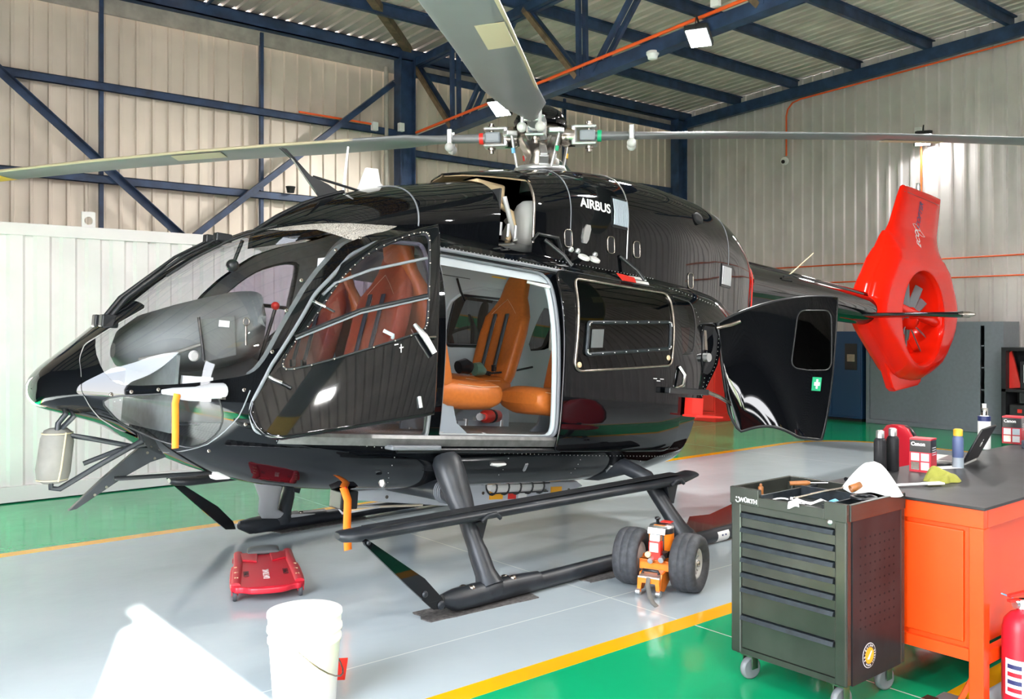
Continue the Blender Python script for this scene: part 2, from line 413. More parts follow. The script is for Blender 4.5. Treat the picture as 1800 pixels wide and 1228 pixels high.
# roof: sheets with ribs running down the slope
ce = MB()
for ua, ub, va, vb in ((UF - .2, 4.35, 12.9, 0), (4.35, 5.35, 11.6, 0), (5.35, UB + .2, 12.9, 0), (UF - .2, UB + .2, 0, VR - .3)):
    ce.add([(ua, va, zr(va) + .06), (ub, va, zr(va) + .06), (ub, vb, zr(vb) + .06), (ua, vb, zr(vb) + .06)], [(0, 1, 2, 3)])
ceil = struct('ceiling', ce, 'roof_zinc', recalc=False)
def roof_sheet(width, va, vb):
    pr = profile(width, .2, .07, -.03); pr = [(x, -y) for x, y in pr]     # ribs stand up, seen as hollows from below
    mb = MB(); mb.add([(x, va, zr(va) + y) for x, y in pr] + [(x, vb, zr(vb) + y) for x, y in pr], [(i, i + 1, i + 1 + len(pr), i + len(pr)) for i in range(len(pr) - 1)]); return mb
ra = mesh_of('roof_sheet', roof_sheet(1.0, 12.75, 0.02), 'roof_zinc'); rb = mesh_of('roof_sheet', roof_sheet(1.0, -.02, VR - .2), 'roof_zinc')
rc_ = mesh_of('roof_sheet', roof_sheet(1.0, 12.75, 0.02), 'amber_sheet')
for i in range(18):
    link('roof_sheet', ra if i != 6 else rc_, ceil, (UF - .65 + i * 1.0, 0, 0)); link('roof_sheet', rb, ceil, (UF - .65 + i * 1.0, 0, 0))

# steel frame: columns, girts, bracing, trusses, purlins
def steel(name, mb, label, cat, m='blue_steel', group=None, parent=None):
    o = obj(name, mb, m, parent)
    if parent is None: tag(o, label, cat, group)
    return o
def hcol(u, v, z1):
    mb = MB(); mb.bb((u - .14, v - .10, 0), (u - .12, v + .10, z1)); mb.bb((u + .12, v - .10, 0), (u + .14, v + .10, z1)); mb.bb((u - .13, v - .012, 0), (u + .13, v + .012, z1)); mb.bb((u - .18, v - .16, 0), (u + .18, v + .12, .02))
    return mb
steel('steel_column', hcol(7.82, 12.16, 5.86), 'dark blue steel column on the left wall under the roof truss', 'column')
steel('steel_column', hcol(14.45, 12.14, 5.8), 'dark blue steel column in the far corner where the walls meet', 'column')
steel('steel_column', hcol(1.15, 12.16, 5.86), 'dark blue steel column behind the white container', 'column')
def girt(ua, ub, z, v=12.22, m=.11):
    return MB().bb((ua, v - .03, z - m / 2), (ub, v - .02, z + m / 2)).bb((ua, v - .03, z + m / 2 - .01), (ub, v + .09, z + m / 2)).bb((ua, v - .03, z - m / 2), (ub, v - .0, z - m / 2 + .01))
steel('wall_girt', girt(1.29, 7.68, 4.64), 'upper blue horizontal rail on the left wall above the container', 'girt')
steel('wall_girt', girt(1.29, 7.68, 3.46), 'lower blue horizontal rail on the left wall above the container', 'girt')
steel('wall_girt', girt(7.96, 14.3, 4.36), 'blue horizontal rail on the left wall between column and far corner', 'girt')
for u, nm in ((3.30, 'thin blue upright rod on the left wall above the container lug'), (5.46, 'thin blue upright rod on the left wall nearest the big column'), (11.35, 'thin blue upright rod on the left wall behind the rotor head')):
    steel('wall_rod', MB().bb((u - .025, 12.23, 0), (u + .025, 12.29, 5.78)), nm, 'rod')
steel('diagonal_brace', MB().angle((1.40, 12.14, 5.29), (4.42, 12.14, 2.72), .09, up=(0, -1, 0)), 'blue diagonal brace falling rightward across the left wall', 'brace')
steel('diagonal_brace', MB().angle((4.42, 12.12, 2.84), (7.57, 12.12, 5.44), .09, up=(0, -1, 0)), 'blue diagonal brace rising rightward to the big column', 'brace')
eb = MB().bb((UF, 12.10, 5.80), (UB, 12.12, 5.98)).bb((UF, 12.10, 5.80), (UB, 12.24, 5.815)).bb((UF, 12.10, 5.965), (UB, 12.24, 5.98))
steel('eave_beam', eb, 'long blue eave beam along the top of the left wall', 'beam')
steel('eave_flashing', MB().bb((UF, 12.26, 5.60), (UB, 12.30, zr(12.30) - .003)), 'pale grey strip under the blue eave beam', 'flashing', 'gutter')
eb2 = MB().bb((8.0, 12.14, 5.56), (14.4, 12.16, 5.68)).bb((8.0, 12.14, 5.67), (14.4, 12.26, 5.68))
steel('eave_strut', eb2, 'thinner blue strut under the eave behind the rotor head', 'beam')
PV = [12.13, 10.87, 9.6, 8.35, 7.09, 5.82, 4.55, 3.3, 2.05, .8]
nth = ['nearest the left wall', 'second from the left wall', 'third from the left wall', 'fourth from the left wall', 'fifth from the left wall', 'sixth from the left wall', 'seventh from the left wall', 'eighth from the left wall', 'ninth from the left wall', 'tenth from the left wall']
for v, nm in list(zip(PV, nth))[1:]:
    z = zr(v) - .012; mb = MB().bb((UF, v - .006, z - .15), (UB, v + .006, z)); mb.bb((UF, v, z - .15), (UB, v + .065, z - .14)); mb.bb((UF, v - .065, z - .01), (UB, v, z))
    steel('roof_purlin', mb, 'blue roof purlin running front to back, ' + nm, 'purlin', group='roof purlins')
for u, nm in ((11.35, 'thin dark tie rod across the purlins near the back wall'), (4.6, 'thin dark tie rod across the purlins above the nose')):
    steel('roof_tie', MB().bar((u, 12.1, zr(12.1) - .09), (u, .8, zr(.8) - .09), .03, .03), nm, 'tie rod')
# rafter along the back wall
steel('gable_rafter', MB().bar((14.66, 12.2, zr(12.2) - .27), (14.66, .1, zr(.1) - .27), .10, .20), 'blue sloping rafter along the top of the back wall', 'rafter')
# truss across the hangar at the big column
def truss(u, label):
    t = thing('roof_truss', label, 'truss', (u, 12.0, 0)); T = lambda v: zr(v) - .24
    B = lambda v: 4.55 + .060 * (12.0 - v)
    def part(name, mb, m): return obj(name, mb.xf(lambda x, y, z: (x - u, y - 12.0, z)), m, t)
    part('top_chord', MB().bar((u - .05, 12.25, T(12.25)), (u - .05, .1, T(.1)), .07, .12).bar((u + .05, 12.25, T(12.25)), (u + .05, .1, T(.1)), .07, .12), 'blue_steel')
    part('bottom_chord', MB().bar((u, 12.0, B(12.0)), (u, .1, B(.1)), .16, .15), 'blue_steel')
    vt = 12.15
    for kx in range(4):
        v0 = 12.2 - kx * 2.75
        for du, mm in ((-.06, 'rust_steel'), (.06, 'blue_steel')):
            part('web_diagonal', MB().bar((u + du, v0, T(v0)), (u + du, v0 - 1.06, B(v0 - 1.06)), .05, .07), mm)
            part('web_post', MB().bar((u + du, v0 - 1.10, B(v0 - 1.10)), (u + du, v0 - 1.08, T(v0 - 1.08)), .05, .06, (0, 1, 0)), 'blue_steel')
            part('web_diagonal', MB().bar((u + du, v0 - 1.35, B(v0 - 1.35)), (u + du, v0 - 2.45, T(v0 - 2.45)), .05, .06), 'blue_steel')
    return t
truss(8.05, 'blue lattice roof truss carrying the orange conduit and floodlights')
truss(1.2, 'blue lattice roof truss above the nose end of the hangar')
steel('roof_brace', MB().angle((7.95, 12.15, 5.93), (4.7, 9.0, zr(9.0) - .17), .11, up=(0, 0, 1)), 'brown diagonal roof brace rising from the big column', 'brace', 'rust_steel')
steel('downpipe', MB().cyl((7.50, 12.2, 0), (7.50, 12.2, 5.65), .035), 'pale grey downpipe beside the big blue column', 'pipe', 'gutter')

# orange conduit runs, boxes
def pipe(path, label, r=.016):
    o = obj('conduit', MB().tube(path, r, 8), 'orange_pipe'); return tag(o, label, 'conduit', 'orange conduits')
Bz = lambda v: 4.55 + .060 * (12.0 - v) + .10
pipe([(7.93, 12.0, Bz(12.0)), (7.93, 2.0, Bz(2.0))], 'orange conduit running along the lower chord of the roof truss', .022)
pipe([(14.66, 2.0, 6.08), (14.66, 9.45, 5.76), (14.66, 9.62, 5.72), (14.66, 9.72, 5.62), (14.66, 9.75, 5.5), (14.66, 9.75, 4.76)], 'orange conduit along the back wall rafter dropping to the dome camera')
pipe([(14.70, 7.22, 4.55), (14.70, 7.22, 2.4)], 'upright orange conduit below the back wall floodlight')
pipe([(14.70, 10.4, 2.37), (14.70, .5, 2.37)], 'upper of two level orange conduits on the back wall', .012)
pipe([(14.70, 10.4, 2.68), (14.70, .5, 2.68)], 'lower of two level orange conduits on the back wall', .012)
pipe([(6.0, 12.17, 4.72), (7.22, 12.17, 4.715)], 'short orange conduit on the upper wall rail')
pipe([(8.10, 12.32, 4.32), (8.10, 12.32, 2.6)], 'upright orange conduit right of the big column', .014)
def jbox(c, d, label): return tag(obj('junction_box', MB().box(c, d), 'white', bevel=.006), label, 'box', 'junction boxes')
jbox((7.26, 12.15, 4.68), (.10, .07, .13), 'white junction box on the upper wall rail')
jbox((7.66, 12.02, 4.70), (.09, .07, .13), 'white junction box on the big blue column')
jbox((8.10, 12.29, 4.36), (.11, .07, .10), 'white junction box right of the big column')
jbox((7.86, 6.10, 5.12), (.05, .11, .20), 'cream isolator box on the truss conduit above the floodlight')
jbox((14.64, 7.24, 4.80), (.07, .10, .12), 'cream isolator box above the back wall floodlight')
sd = thing('smoke_detector', 'round white smoke detector under the truss chord', 'smoke detector', (7.98, 7.10, 4.74))
obj('base', MB().lathe([(.075, .02), (.075, .05), (.06, .06)], n=20), 'white', sd); obj('chamber', MB().lathe([(.03, -.035), (.055, -.03), (.06, .0), (.07, .02)], n=20), 'white_soft', sd)
dc = thing('dome_camera', 'small white dome security camera on the back wall', 'camera', (14.62, 9.76, 4.66))
obj('housing', MB().ball((0, 0, 0), .075), 'white', dc); obj('lens', MB().lathe([(.035, 0), (.035, .02), (.02, .03)], (-.06, -.01, -.02), (-1, -.1, -.3), 14), 'screen', dc)
tag(obj('flower_pot', MB().lathe([(.05, 0), (.065, .075), (.07, .075), (.07, .09), (.06, .09)], (5.85, 12.13, 3.52), n=18), 'black_matte'), 'small dark pot standing on the lower wall rail', 'pot')

# LED floodlights: body, fins, bracket, glowing face with its own lamp
def flood(loc, aim, label, watts, size=(.34, .26)):
    t = thing('floodlight', label, 'floodlight', loc); q = Vector(aim).normalized().to_track_quat('-Z', 'X').to_matrix()
    f = lambda x, y, z: tuple(q @ Vector((x, y, z)))
    obj('body', MB().bb((-size[0] / 2, -size[1] / 2, .0), (size[0] / 2, size[1] / 2, .06)), 'black_matte', t, fn=f, bevel=.008)
    for i in range(7): obj('fin', MB().box((-.12 + i * .04, 0, .075), (.008, size[1] * .8, .04)), 'black_matte', t, fn=f)
    obj('bracket', MB().bar((-size[0] / 2 - .01, 0, .03), (-size[0] / 2 - .01, 0, .16), .02, .006, (0, 1, 0)).bar((size[0] / 2 + .01, 0, .03), (size[0] / 2 + .01, 0, .16), .02, .006, (0, 1, 0)).bar((-size[0] / 2 - .01, 0, .16), (size[0] / 2 + .01, 0, .16), .02, .006), 'black_matte', t, fn=f)
    obj('lamp_face', MB().bb((-size[0] / 2 + .02, -size[1] / 2 + .02, -.006), (size[0] / 2 - .02, size[1] / 2 - .02, -.001)), 'lamp_face', t, fn=f)
    L = bpy.data.lights.new('lamp', 'AREA'); L.shape = 'RECTANGLE'; L.size = size[0] - .04; L.size_y = size[1] - .04; L.energy = watts; L.color = (1, .97, .93)
    lo = bpy.data.objects.new('lamp_light', L); COL.objects.link(lo); lo.parent = t; lo.location = q @ Vector((0, 0, -.02)); lo.rotation_euler = q.to_euler()
    return t
FLW = 120
flood((7.88, 9.84, 4.62), (-.45, -.2, -1), 'glaring floodlight under the truss just left of the rotor head', FLW)
flood((7.86, 6.33, 4.74), (-.30, -.15, -1), 'glaring floodlight under the truss above the engine cowling', FLW)
flood((14.52, 7.10, 4.62), (-.35, -.2, -.9), 'floodlight mounted on the back wall behind the right rotor blade', FLW * .16)

k = 0
for uu in (7.88, 1.0):  # extra floods out of view, added to even out the hangar light
    for vv in (9.84, 6.33, 2.8, -.7, -4.2):
        if (uu > 7 and vv > 6) or (uu < 7 and vv > 0): continue
        k += 1
        nm_ = {2.8: 'third', -.7: 'fourth', -4.2: 'fifth'}[vv]
        flood((uu, vv, 4.55 + .06 * (12.0 - vv) - .06), (-.15, .05, -1), ('%s floodlight from the left wall, an unseen added fill, on the %s roof truss' % (nm_, 'middle' if uu > 7 else 'front')), FLW)
# ------------------------------------------------------------------ outside, as the reflections see it
g = struct('ground', MB().bb((-120, -120, -.5), (UF - .1, 120, -.03)), 'concrete')
tag(obj('lawn', MB().bb((-60, -70, -.03), (-20, 90, -.012)), 'grass'), 'green lawn outside the open hangar front', 'lawn')
hs = thing('red_roof_house', 'low house with a red roof beyond the lawn', 'building', (-45, 12, 0))
obj('walls', MB().bb((-4, -14, 0), (4, 14, 3.2)), 'wall_cream', hs); obj('roof', MB().prism([(-4.6, 3.1), (4.6, 3.1), (0, 5)], lambda x, z: (x, -14.5, z), lambda x, z: (x, 14.5, z)), 'roof_red', hs)
# ================================================================== THE HELICOPTER
# local frame: x to the nose, y to its left, z up from the floor, origin under the rotor.
# body frame (a,b,c): the same, pitched nose-up, as the fuselage sits on its skids.
AL = R(5.3); CA, SA = math.cos(AL), math.sin(AL); ZP = 1.4
def FH(a, b, c): return (a * CA - (c - ZP) * SA, b, ZP + a * SA + (c - ZP) * CA)
def FHN(n): return np.stack([n[:, 0] * CA - n[:, 2] * SA, n[:, 1], n[:, 0] * SA + n[:, 2] * CA], 1)
HELI = thing('helicopter', 'glossy black helicopter with a red shrouded tail, doors open', 'helicopter', (4.755, 5.416, 0), R(182.52))
BODY = [(-2.4,.48,1.98,1.0,1.30,2.6,2.4),(-1.95,.62,2.05,.9,1.25,2.7,2.4),(-1.45,.79,2.13,.66,1.15,2.9,2.6),(-.9,.85,2.17,.49,1.08,3.0,2.8),(-.4,.87,2.17,.42,1.05,3.1,3.0),(.6,.87,2.17,.39,1.02,3.1,3.0),
 (1.5,.87,2.17,.385,1.0,3.0,3.0),(2.0,.86,2.105,.39,.98,2.8,2.8),(2.4,.83,1.985,.42,.97,2.6,2.6),(2.7,.77,1.845,.49,.96,2.4,2.4),(3.0,.67,1.63,.60,.95,2.3,2.3),
 (3.3,.50,1.34,.755,.94,2.2,2.2),(3.5,.36,1.145,.808,.945,2.1,2.1),(3.58,.28,1.072,.828,.94,2.1,2.1),(3.625,.21,1.025,.845,.935,2.0,2.0),(3.646,.15,.99,.868,.932,2,2),(3.653,.085,.96,.898,.93,2,2),(3.655,.0,.931,.928,.93,2,2)]
def body_y(a, c):
    w, t, b, m, nu, nl = interp(BODY, a)
    if c >= t or c <= b: return 0.
    n, s = (nu, (c - m) / (t - m)) if c >= m else (nl, (m - c) / (m - b))
    return w * max(0, 1 - s ** n) ** (1 / n)

class Surf:
    def __init__(s, V, N, F): s.V = np.asarray(V, float); s.N = np.asarray(N, float); s.F = F
    def clip(s, f):
        """split along f=0 -> (inside f<0, outside)"""
        V = list(map(tuple, s.V)); N = list(map(tuple, s.N)); f = list(f); cache = {}
        ins, outs = [], []
        def cut(i, j):
            k = (i, j) if i < j else (j, i)
            if k not in cache:
                a, b = k; t = f[a] / (f[a] - f[b]); t = min(max(t, 0.), 1.)
                V.append(tuple(V[a][q] + t * (V[b][q] - V[a][q]) for q in range(3))); N.append(tuple(N[a][q] + t * (N[b][q] - N[a][q]) for q in range(3)))
                f.append(0.); cache[k] = len(V) - 1
            return cache[k]
        for fc in s.F:
            g = [f[i] for i in fc]
            if max(g) <= 0: ins.append(fc); continue
            if min(g) >= 0: outs.append(fc); continue
            A, B = [], []
            for q in range(len(fc)):
                i, j = fc[q], fc[(q + 1) % len(fc)]
                if f[i] <= 0: A.append(i)
                if f[i] >= 0: B.append(i)
                if f[i] * f[j] < 0: c = cut(i, j); A.append(c); B.append(c)
            if len(A) > 2: ins.append(tuple(A))
            if len(B) > 2: outs.append(tuple(B))
        return s._mk(V, N, ins), s._mk(V, N, outs)
    @staticmethod
    def _mk(V, N, F):
        used = sorted({i for f in F for i in f}); mp = {o: n for n, o in enumerate(used)}
        return Surf([V[i] for i in used] if used else np.zeros((0, 3)), [N[i] for i in used] if used else np.zeros((0, 3)), [tuple(mp[i] for i in f) for f in F])
    def join(s, o):
        k = len(s.V); return Surf(np.vstack([s.V, o.V]), np.vstack([s.N, o.N]), s.F + [tuple(i + k for i in f) for f in o.F])
    def offset(s, d): return Surf(s.V + s.N * d, s.N, s.F)
    def obj(s, name, m, parent, label=None, tf=True):
        me = bpy.data.meshes.new(name)
        V = s.V; N = s.N / np.maximum(np.linalg.norm(s.N, axis=1, keepdims=True), 1e-9)
        if tf: V = np.array([FH(*p) for p in V]); N = FHN(N)
        me.from_pydata([tuple(p) for p in V], [], s.F); me.update()
        me.polygons.foreach_set('use_smooth', [True] * len(me.polygons))
        if len(me.vertices): me.normals_split_custom_set_from_vertices([tuple(q) for q in N])
        me.materials.append(M(m)); o = link(name, me, parent)
        if label: o['label'] = label
        return o
def grid_surf(P):
    """P[i][j] points, normals by finite differences (oriented away from the mean axis)"""
    P = np.array(P); m, n, _ = P.shape
    du = np.gradient(P, axis=0); dv = np.gradient(P, axis=1); N = np.cross(du, dv)
    L = np.linalg.norm(N, axis=2, keepdims=True); N = N / np.maximum(L, 1e-9)
    F = [(i * n + k, (i + 1) * n + k, (i + 1) * n + k + 1, i * n + k + 1) for i in range(m - 1) for k in range(n - 1)]
    return Surf(P.reshape(-1, 3), N.reshape(-1, 3), F)
def poly_sd(pts, poly, rad=0.):
    """signed distance (negative inside) of Nx2 points to a polygon; corners softened by rad"""
    pts = np.asarray(pts); d = np.full(len(pts), 1e9); sg = np.ones(len(pts)); n = len(poly)
    for i in range(n):
        a = np.array(poly[i]); b = np.array(poly[i - 1]); e = b - a; w = pts - a
        t = np.clip((w @ e) / (e @ e), 0, 1); q = w - t[:, None] * e; d = np.minimum(d, (q ** 2).sum(1))
        c1 = pts[:, 1] >= a[1]; c2 = pts[:, 1] < b[1]; c3 = e[0] * w[:, 1] > e[1] * w[:, 0]
        al = (c1 & c2 & c3) | (~c1 & ~c2 & ~c3); sg = np.where(al, -sg, sg)
    return sg * np.sqrt(d) - rad
def smooth_poly(p, it=2):
    for _ in range(it):
        q = []
        for i in range(len(p)):
            a, b = np.array(p[i]), np.array(p[(i + 1) % len(p)]); q += [tuple(a * .78 + b * .22), tuple(a * .22 + b * .78)]
        p = q
    return p
# ---- the whole body skin, then cut into panes, openings and shell
NA, NT = 190, 132
us = np.linspace(0, 1, NA)
st = 3.6549 - 6.0549 * us ** 1.9
grid = []
for a in st:
    w, t, b, m, nu, nl = interp(BODY, a); row = []
    for j in range(NT + 1):
        th = -math.pi / 2 + 2 * math.pi * j / NT            # bottom -> left side -> top -> right side -> bottom
        c, s = math.cos(th), math.sin(th); n = nu if s >= 0 else nl
        y = w * math.copysign(abs(c) ** (2 / n), c); z = m + (t - m if s >= 0 else m - b) * math.copysign(abs(s) ** (2 / n), s)
        row.append((a, y, z))
    grid.append(row)
skin = grid_surf(grid)
ctr = np.array([[p[0], 0, interp(BODY, p[0])[3]] for p in skin.V[::NT + 1]]).repeat(NT + 1, 0)
flip = np.sign(((skin.V - ctr) * skin.N).sum(1)); 
if flip.mean() < 0: skin.N = -skin.N; skin.F = [f[::-1] for f in skin.F]
def side(S, poly, sgn):                                   # region on one side only
    d = poly_sd(S.V[:, [0, 2]], poly); return np.maximum(d, .006 - sgn * S.V[:, 1])
WIND = smooth_poly([(3.39, 1.26), (3.445, 1.15), (3.44, 1.06), (3.40, 1.00), (3.34, .982), (3.10, 1.012), (2.88, 1.06), (2.79, 1.09), (2.735, 1.16), (2.63, 1.375), (2.465, 1.635), (2.24, 1.86), (2.16, 1.905), (2.02, 1.97), (1.86, 2.02), (1.72, 2.10), (1.72, 2.25), (2.6, 2.25), (3.3, 1.6)], 1)
SHADE = [(2.46, 2.3), (2.46, 1.94), (2.30, 1.965), (2.155, 1.905), (1.9, 2.01), (1.72, 2.09), (1.70, 2.3)]
CHIN = smooth_poly([(3.46, .916), (3.19, .955), (3.07, .975), (2.95, .98), (2.90, .80), (2.96, .665), (3.07, .685), (3.14, .71), (3.33, .80)], 2)
CDOOR = round_poly([(2.80, .90), (2.70, 1.14), (2.46, 1.55), (2.20, 1.81), (1.98, 1.93), (1.70, 1.95), (1.70, .775), (2.74, .775)], [.2, .3, .4, .3, .3, .03, .03, .08])
SDOOR = round_poly([(1.62, .775), (1.62, 1.905), (.66, 1.905), (.60, .775)], [.03, .03, .12, .09])
FARW1 = smooth_poly([(2.62, 1.14), (2.42, 1.52), (2.18, 1.78), (1.95, 1.88), (1.80, 1.88), (1.80, 1.30)], 2)
FARW2 = round_poly([(.33, 1.40), (.33, 1.84), (-.34, 1.86), (-.36, 1.44)], .06)
FARW3 = round_poly([(1.5, 1.36), (1.5, 1.86), (.62, 1.86), (.62, 1.40)], .06)
REARW = round_poly([(-.60, 1.42), (-.70, 1.90), (-.97, 1.88), (-.94, 1.68), (-.86, 1.46)], .05)
REAR = [(-1.36, 1.70), (-1.33, 1.60), (-1.25, 1.40), (-1.04, 1.157), (-.93, .95), (-.91, .75), (-.97, .58), (-1.1, .2), (-3, .2), (-3, 1.80), (-1.6, 1.80), (-1.43, 1.77)]
def cutout(S, fn):                                       # -> (pieces inside, rest)
    return S.clip(fn(S))
rest = skin
rear, rest = cutout(rest, lambda S: poly_sd(S.V[:, [0, 2]], REAR))                      # open back under the boom
SEAM = [(.70, 3.16), (.761, 3.295), (.814, 3.40), (.891, 3.484), (.961, 3.519), (1.074, 3.511), (1.163, 3.466), (1.229, 3.398), (1.40, 3.20)]
cap, rest = cutout(rest, lambda S: np.array([interp(SEAM, c)[0] for c in S.V[:, 2]]) - S.V[:, 0])
wl_, rest = cutout(rest, lambda S: np.maximum(poly_sd(S.V[:, [0, 2]], WIND), .03 - S.V[:, 1]))
wr_, rest = cutout(rest, lambda S: np.maximum(poly_sd(S.V[:, [0, 2]], WIND), .03 + S.V[:, 1]))
cl_, rest = cutout(rest, lambda S: side(S, CHIN, 1)); cr_, rest = cutout(rest, lambda S: side(S, CHIN, -1))
d1, rest = cutout(rest, lambda S: side(S, CDOOR, 1)); d2, rest = cutout(rest, lambda S: side(S, SDOOR, 1))
f1, rest = cutout(rest, lambda S: side(S, FARW1, -1)); f2, rest = cutout(rest, lambda S: side(S, FARW2, -1)); f3, rest = cutout(rest, lambda S: side(S, FARW3, -1))
q1, rest = cutout(rest, lambda S: side(S, REARW, 1)); q2, rest = cutout(rest, lambda S: side(S, REARW, -1))
shell = rest.obj('fuselage_shell', 'black_paint', HELI)
ncap = cap.offset(.006).obj('nose_cap', 'black_paint', HELI)
for S in (wl_, wr_):
    fr, cl = S.clip(poly_sd(S.V[:, [0, 2]], SHADE))
    w = cl.obj('windshield', 'glass_clear', HELI, 'clear curved windshield pane'); fr.obj('sunshade_pane', 'frit', w, 'dotted sunshade part of the windshield')
for S in (cl_, cr_): S.obj('chin_window', 'glass_clear', HELI, 'clear lower nose window')
for S in (f1, f3): S.obj('side_window', 'glass_tint', HELI)
f2.obj('side_window', 'glass_dark', HELI)
q1.obj('side_window', 'glass_dark', HELI); q2.obj('side_window', 'glass_dark', HELI)
# seals along the cut edges, following the skin
def on_skin(a, c, off=0., sgn=1): return (a, sgn * (body_y(a, c) + off), c)
def densify(poly, step=.04, closed=True):
    out = []
    for i in range(len(poly) if closed else len(poly) - 1):
        a, b = np.array(poly[i]), np.array(poly[(i + 1) % len(poly)]); k = max(1, int(np.linalg.norm(b - a) / step))
        out += [tuple(a + (b - a) * t / k) for t in range(k)]
    if not closed: out.append(tuple(poly[-1]))
    return out
def seam(name, poly, m, r, sgn=1, off=0., closed=True, n=6, parent=HELI):
    P = [FH(*on_skin(a, c, off, sgn)) for a, c in densify(poly, .04, closed)]
    return obj(name, MB().tube(P, r, n, True, closed), m, parent)
seam('door_seal', SDOOR, 'seal', .016, off=-.02, n=8); seam('door_seal', CDOOR, 'seal', .014, off=-.012, n=8)
seam('door_frame', SDOOR, 'lining', .022, off=-.06, n=8)
seam('window_frame', CHIN, 'black_satin', .005, off=.001)
seam('window_frame', FARW1, 'black_satin', .02, -1, -.02); seam('window_frame', FARW2, 'black_satin', .02, -1, -.04); seam('window_frame', REARW, 'black_satin', .006)
# sliding-window rail across the far cockpit window
obj('window_rail', MB().tube([FH(*on_skin(a, 1.56, -.02, -1)) for a in (2.40, 2.2, 2.0, 1.80)], .014, 6), 'black_satin', HELI)
obj('window_rail', MB().tube([FH(*on_skin(2.05, c, -.02, -1)) for c in (1.25, 1.4, 1.56)], .012, 6), 'black_satin', HELI)
# centre post of the windshield, carried up to the roof
P = [FH(a, 0, interp(BODY, a)[1] + .004) for a in np.linspace(3.36, 1.75, 24)]
obj('windshield_post', MB().tube(P, .034, 8, flat=.35), 'black_paint', HELI)
# panel joints and rivet rows
seam('panel_seam', [(2.80, 1.0), (2.84, .86), (2.93, .70), (3.02, .62)], 'seal', .004, closed=False, off=.001)
def rivets(rows, r=.0045):
    mb = MB()
    for poly, step in rows:
        for a, c in densify(poly, step, False):
            y = body_y(a, c); x, yy, z = FH(a, y + .001, c)
            mb.add([(x - r, yy, z), (x + r, yy, z), (x, yy, z - r), (x, yy, z + r), (x, yy + r * .9, z)], [(0, 2, 4), (2, 1, 4), (1, 3, 4), (3, 0, 4)], True)
    o = obj('rivets', mb, 'alu', HELI); o['kind'] = 'stuff'
rivets([([(2.62, .735), (2.3, .735), (1.9, .70)], .045), ([(1.55, .69), (.5, .66), (-.9, .64)], .038), ([(1.9, .70), (1.87, .55), (1.8, .48)], .04), ([(1.0, .68), (.97, .52)], .035), ([(.3, .66), (.27, .52)], .035), ([(-.4, .65), (-.42, .52)], .035),
        ([(1.6, 1.955), (.5, 1.955)], .03), ([(.5, 2.02), (-.6, 2.03)], .035), ([(-1.0, 1.8), (-1.08, 1.45), (-1.0, 1.1)], .035), ([(-1.31, 1.68), (-1.21, 1.4), (-1.03, 1.16), (-.93, .92)], .035), ([(-.75, 1.97), (-1.4, 1.9)], .04), ([(3.38, .90), (3.36, .91)], .06)])
# screws on the black band between windshield and chin window
mb = MB()
for a, c in ((3.40, .935), (3.32, .955), (3.21, .975), (2.83, 1.0), (2.80, .82), (2.62, 1.44), (2.70, 1.21), (2.52, 1.62), (2.28, 1.83), (2.1, 1.93), (2.9, .66)):
    y = body_y(a, c); p = Vector(FH(a, y, c)); mb.lathe([(.011, 0), (.011, .003), (.006, .005)], p, (.2, 1, .1), 10)
obj('screws', mb, 'steel', HELI)['kind'] = 'stuff'

# ---- cabin lining: the same skin pulled inwards
lin = Surf(skin.V - skin.N * .055, -skin.N, [f[::-1] for f in skin.F])
_, lin = lin.clip(poly_sd(lin.V[:, [0, 2]], [(p[0] + .05, p[1]) for p in REAR]))
_, lin = lin.clip(lin.V[:, 2] - .74)
for poly, sg in ((SDOOR, 1), (CDOOR, 1), (FARW1, -1), (FARW2, -1), (FARW3, -1), (REARW, 1), (REARW, -1)):
    _, lin = lin.clip(np.maximum(poly_sd(lin.V[:, [0, 2]], poly), .006 - sg * lin.V[:, 1]))
_, lin = lin.clip(poly_sd(lin.V[:, [0, 2]], [(p[0], p[1]) for p in WIND]))
ckp, cab = lin.clip(1.66 - lin.V[:, 0])
cab.obj('cabin_lining', 'lining', HELI); 
front, _r = ckp.clip(ckp.V[:, 0] - 2.80)
front.obj('cockpit_lining', 'lining_dark', HELI)
# floor
fl = MB(); A = np.linspace(-.86, 2.86, 40)
L = [(a, max(.02, body_y(a, .78) - .03), .78) for a in A]
fl.add([p for p in L] + [(a, -y, c) for a, y, c in L], [(i, i + 1, i + 41, i + 40) for i in range(39)])
fl.add([(a, y, .70) for a, y, c in L] + [(a, -y, .70) for a, y, c in L], [(i + 1, i, i + 40, i + 41) for i in range(39)])
def chk():
    m = mat('cabin_floor', (.30, .31, .31), .4, metal=.4); n = m.node_tree.nodes; l = m.node_tree.links
    c = n.new('ShaderNodeTexCoord'); mp = n.new('ShaderNodeMapping'); mp.inputs['Rotation'].default_value = (0, 0, R(45)); ck = n.new('ShaderNodeTexChecker'); ck.inputs['Scale'].default_value = 34
    ck.inputs[1].default_value = (.52, .51, .50, 1); ck.inputs[2].default_value = (.16, .16, .165, 1)
    l.new(c.outputs['Object'], mp.inputs[0]); l.new(mp.outputs[0], ck.inputs[0]); l.new(ck.outputs[0], n['Principled BSDF'].inputs['Base Color'])
chk()
obj('cabin_floor', fl, 'cabin_floor', HELI, fn=FH)
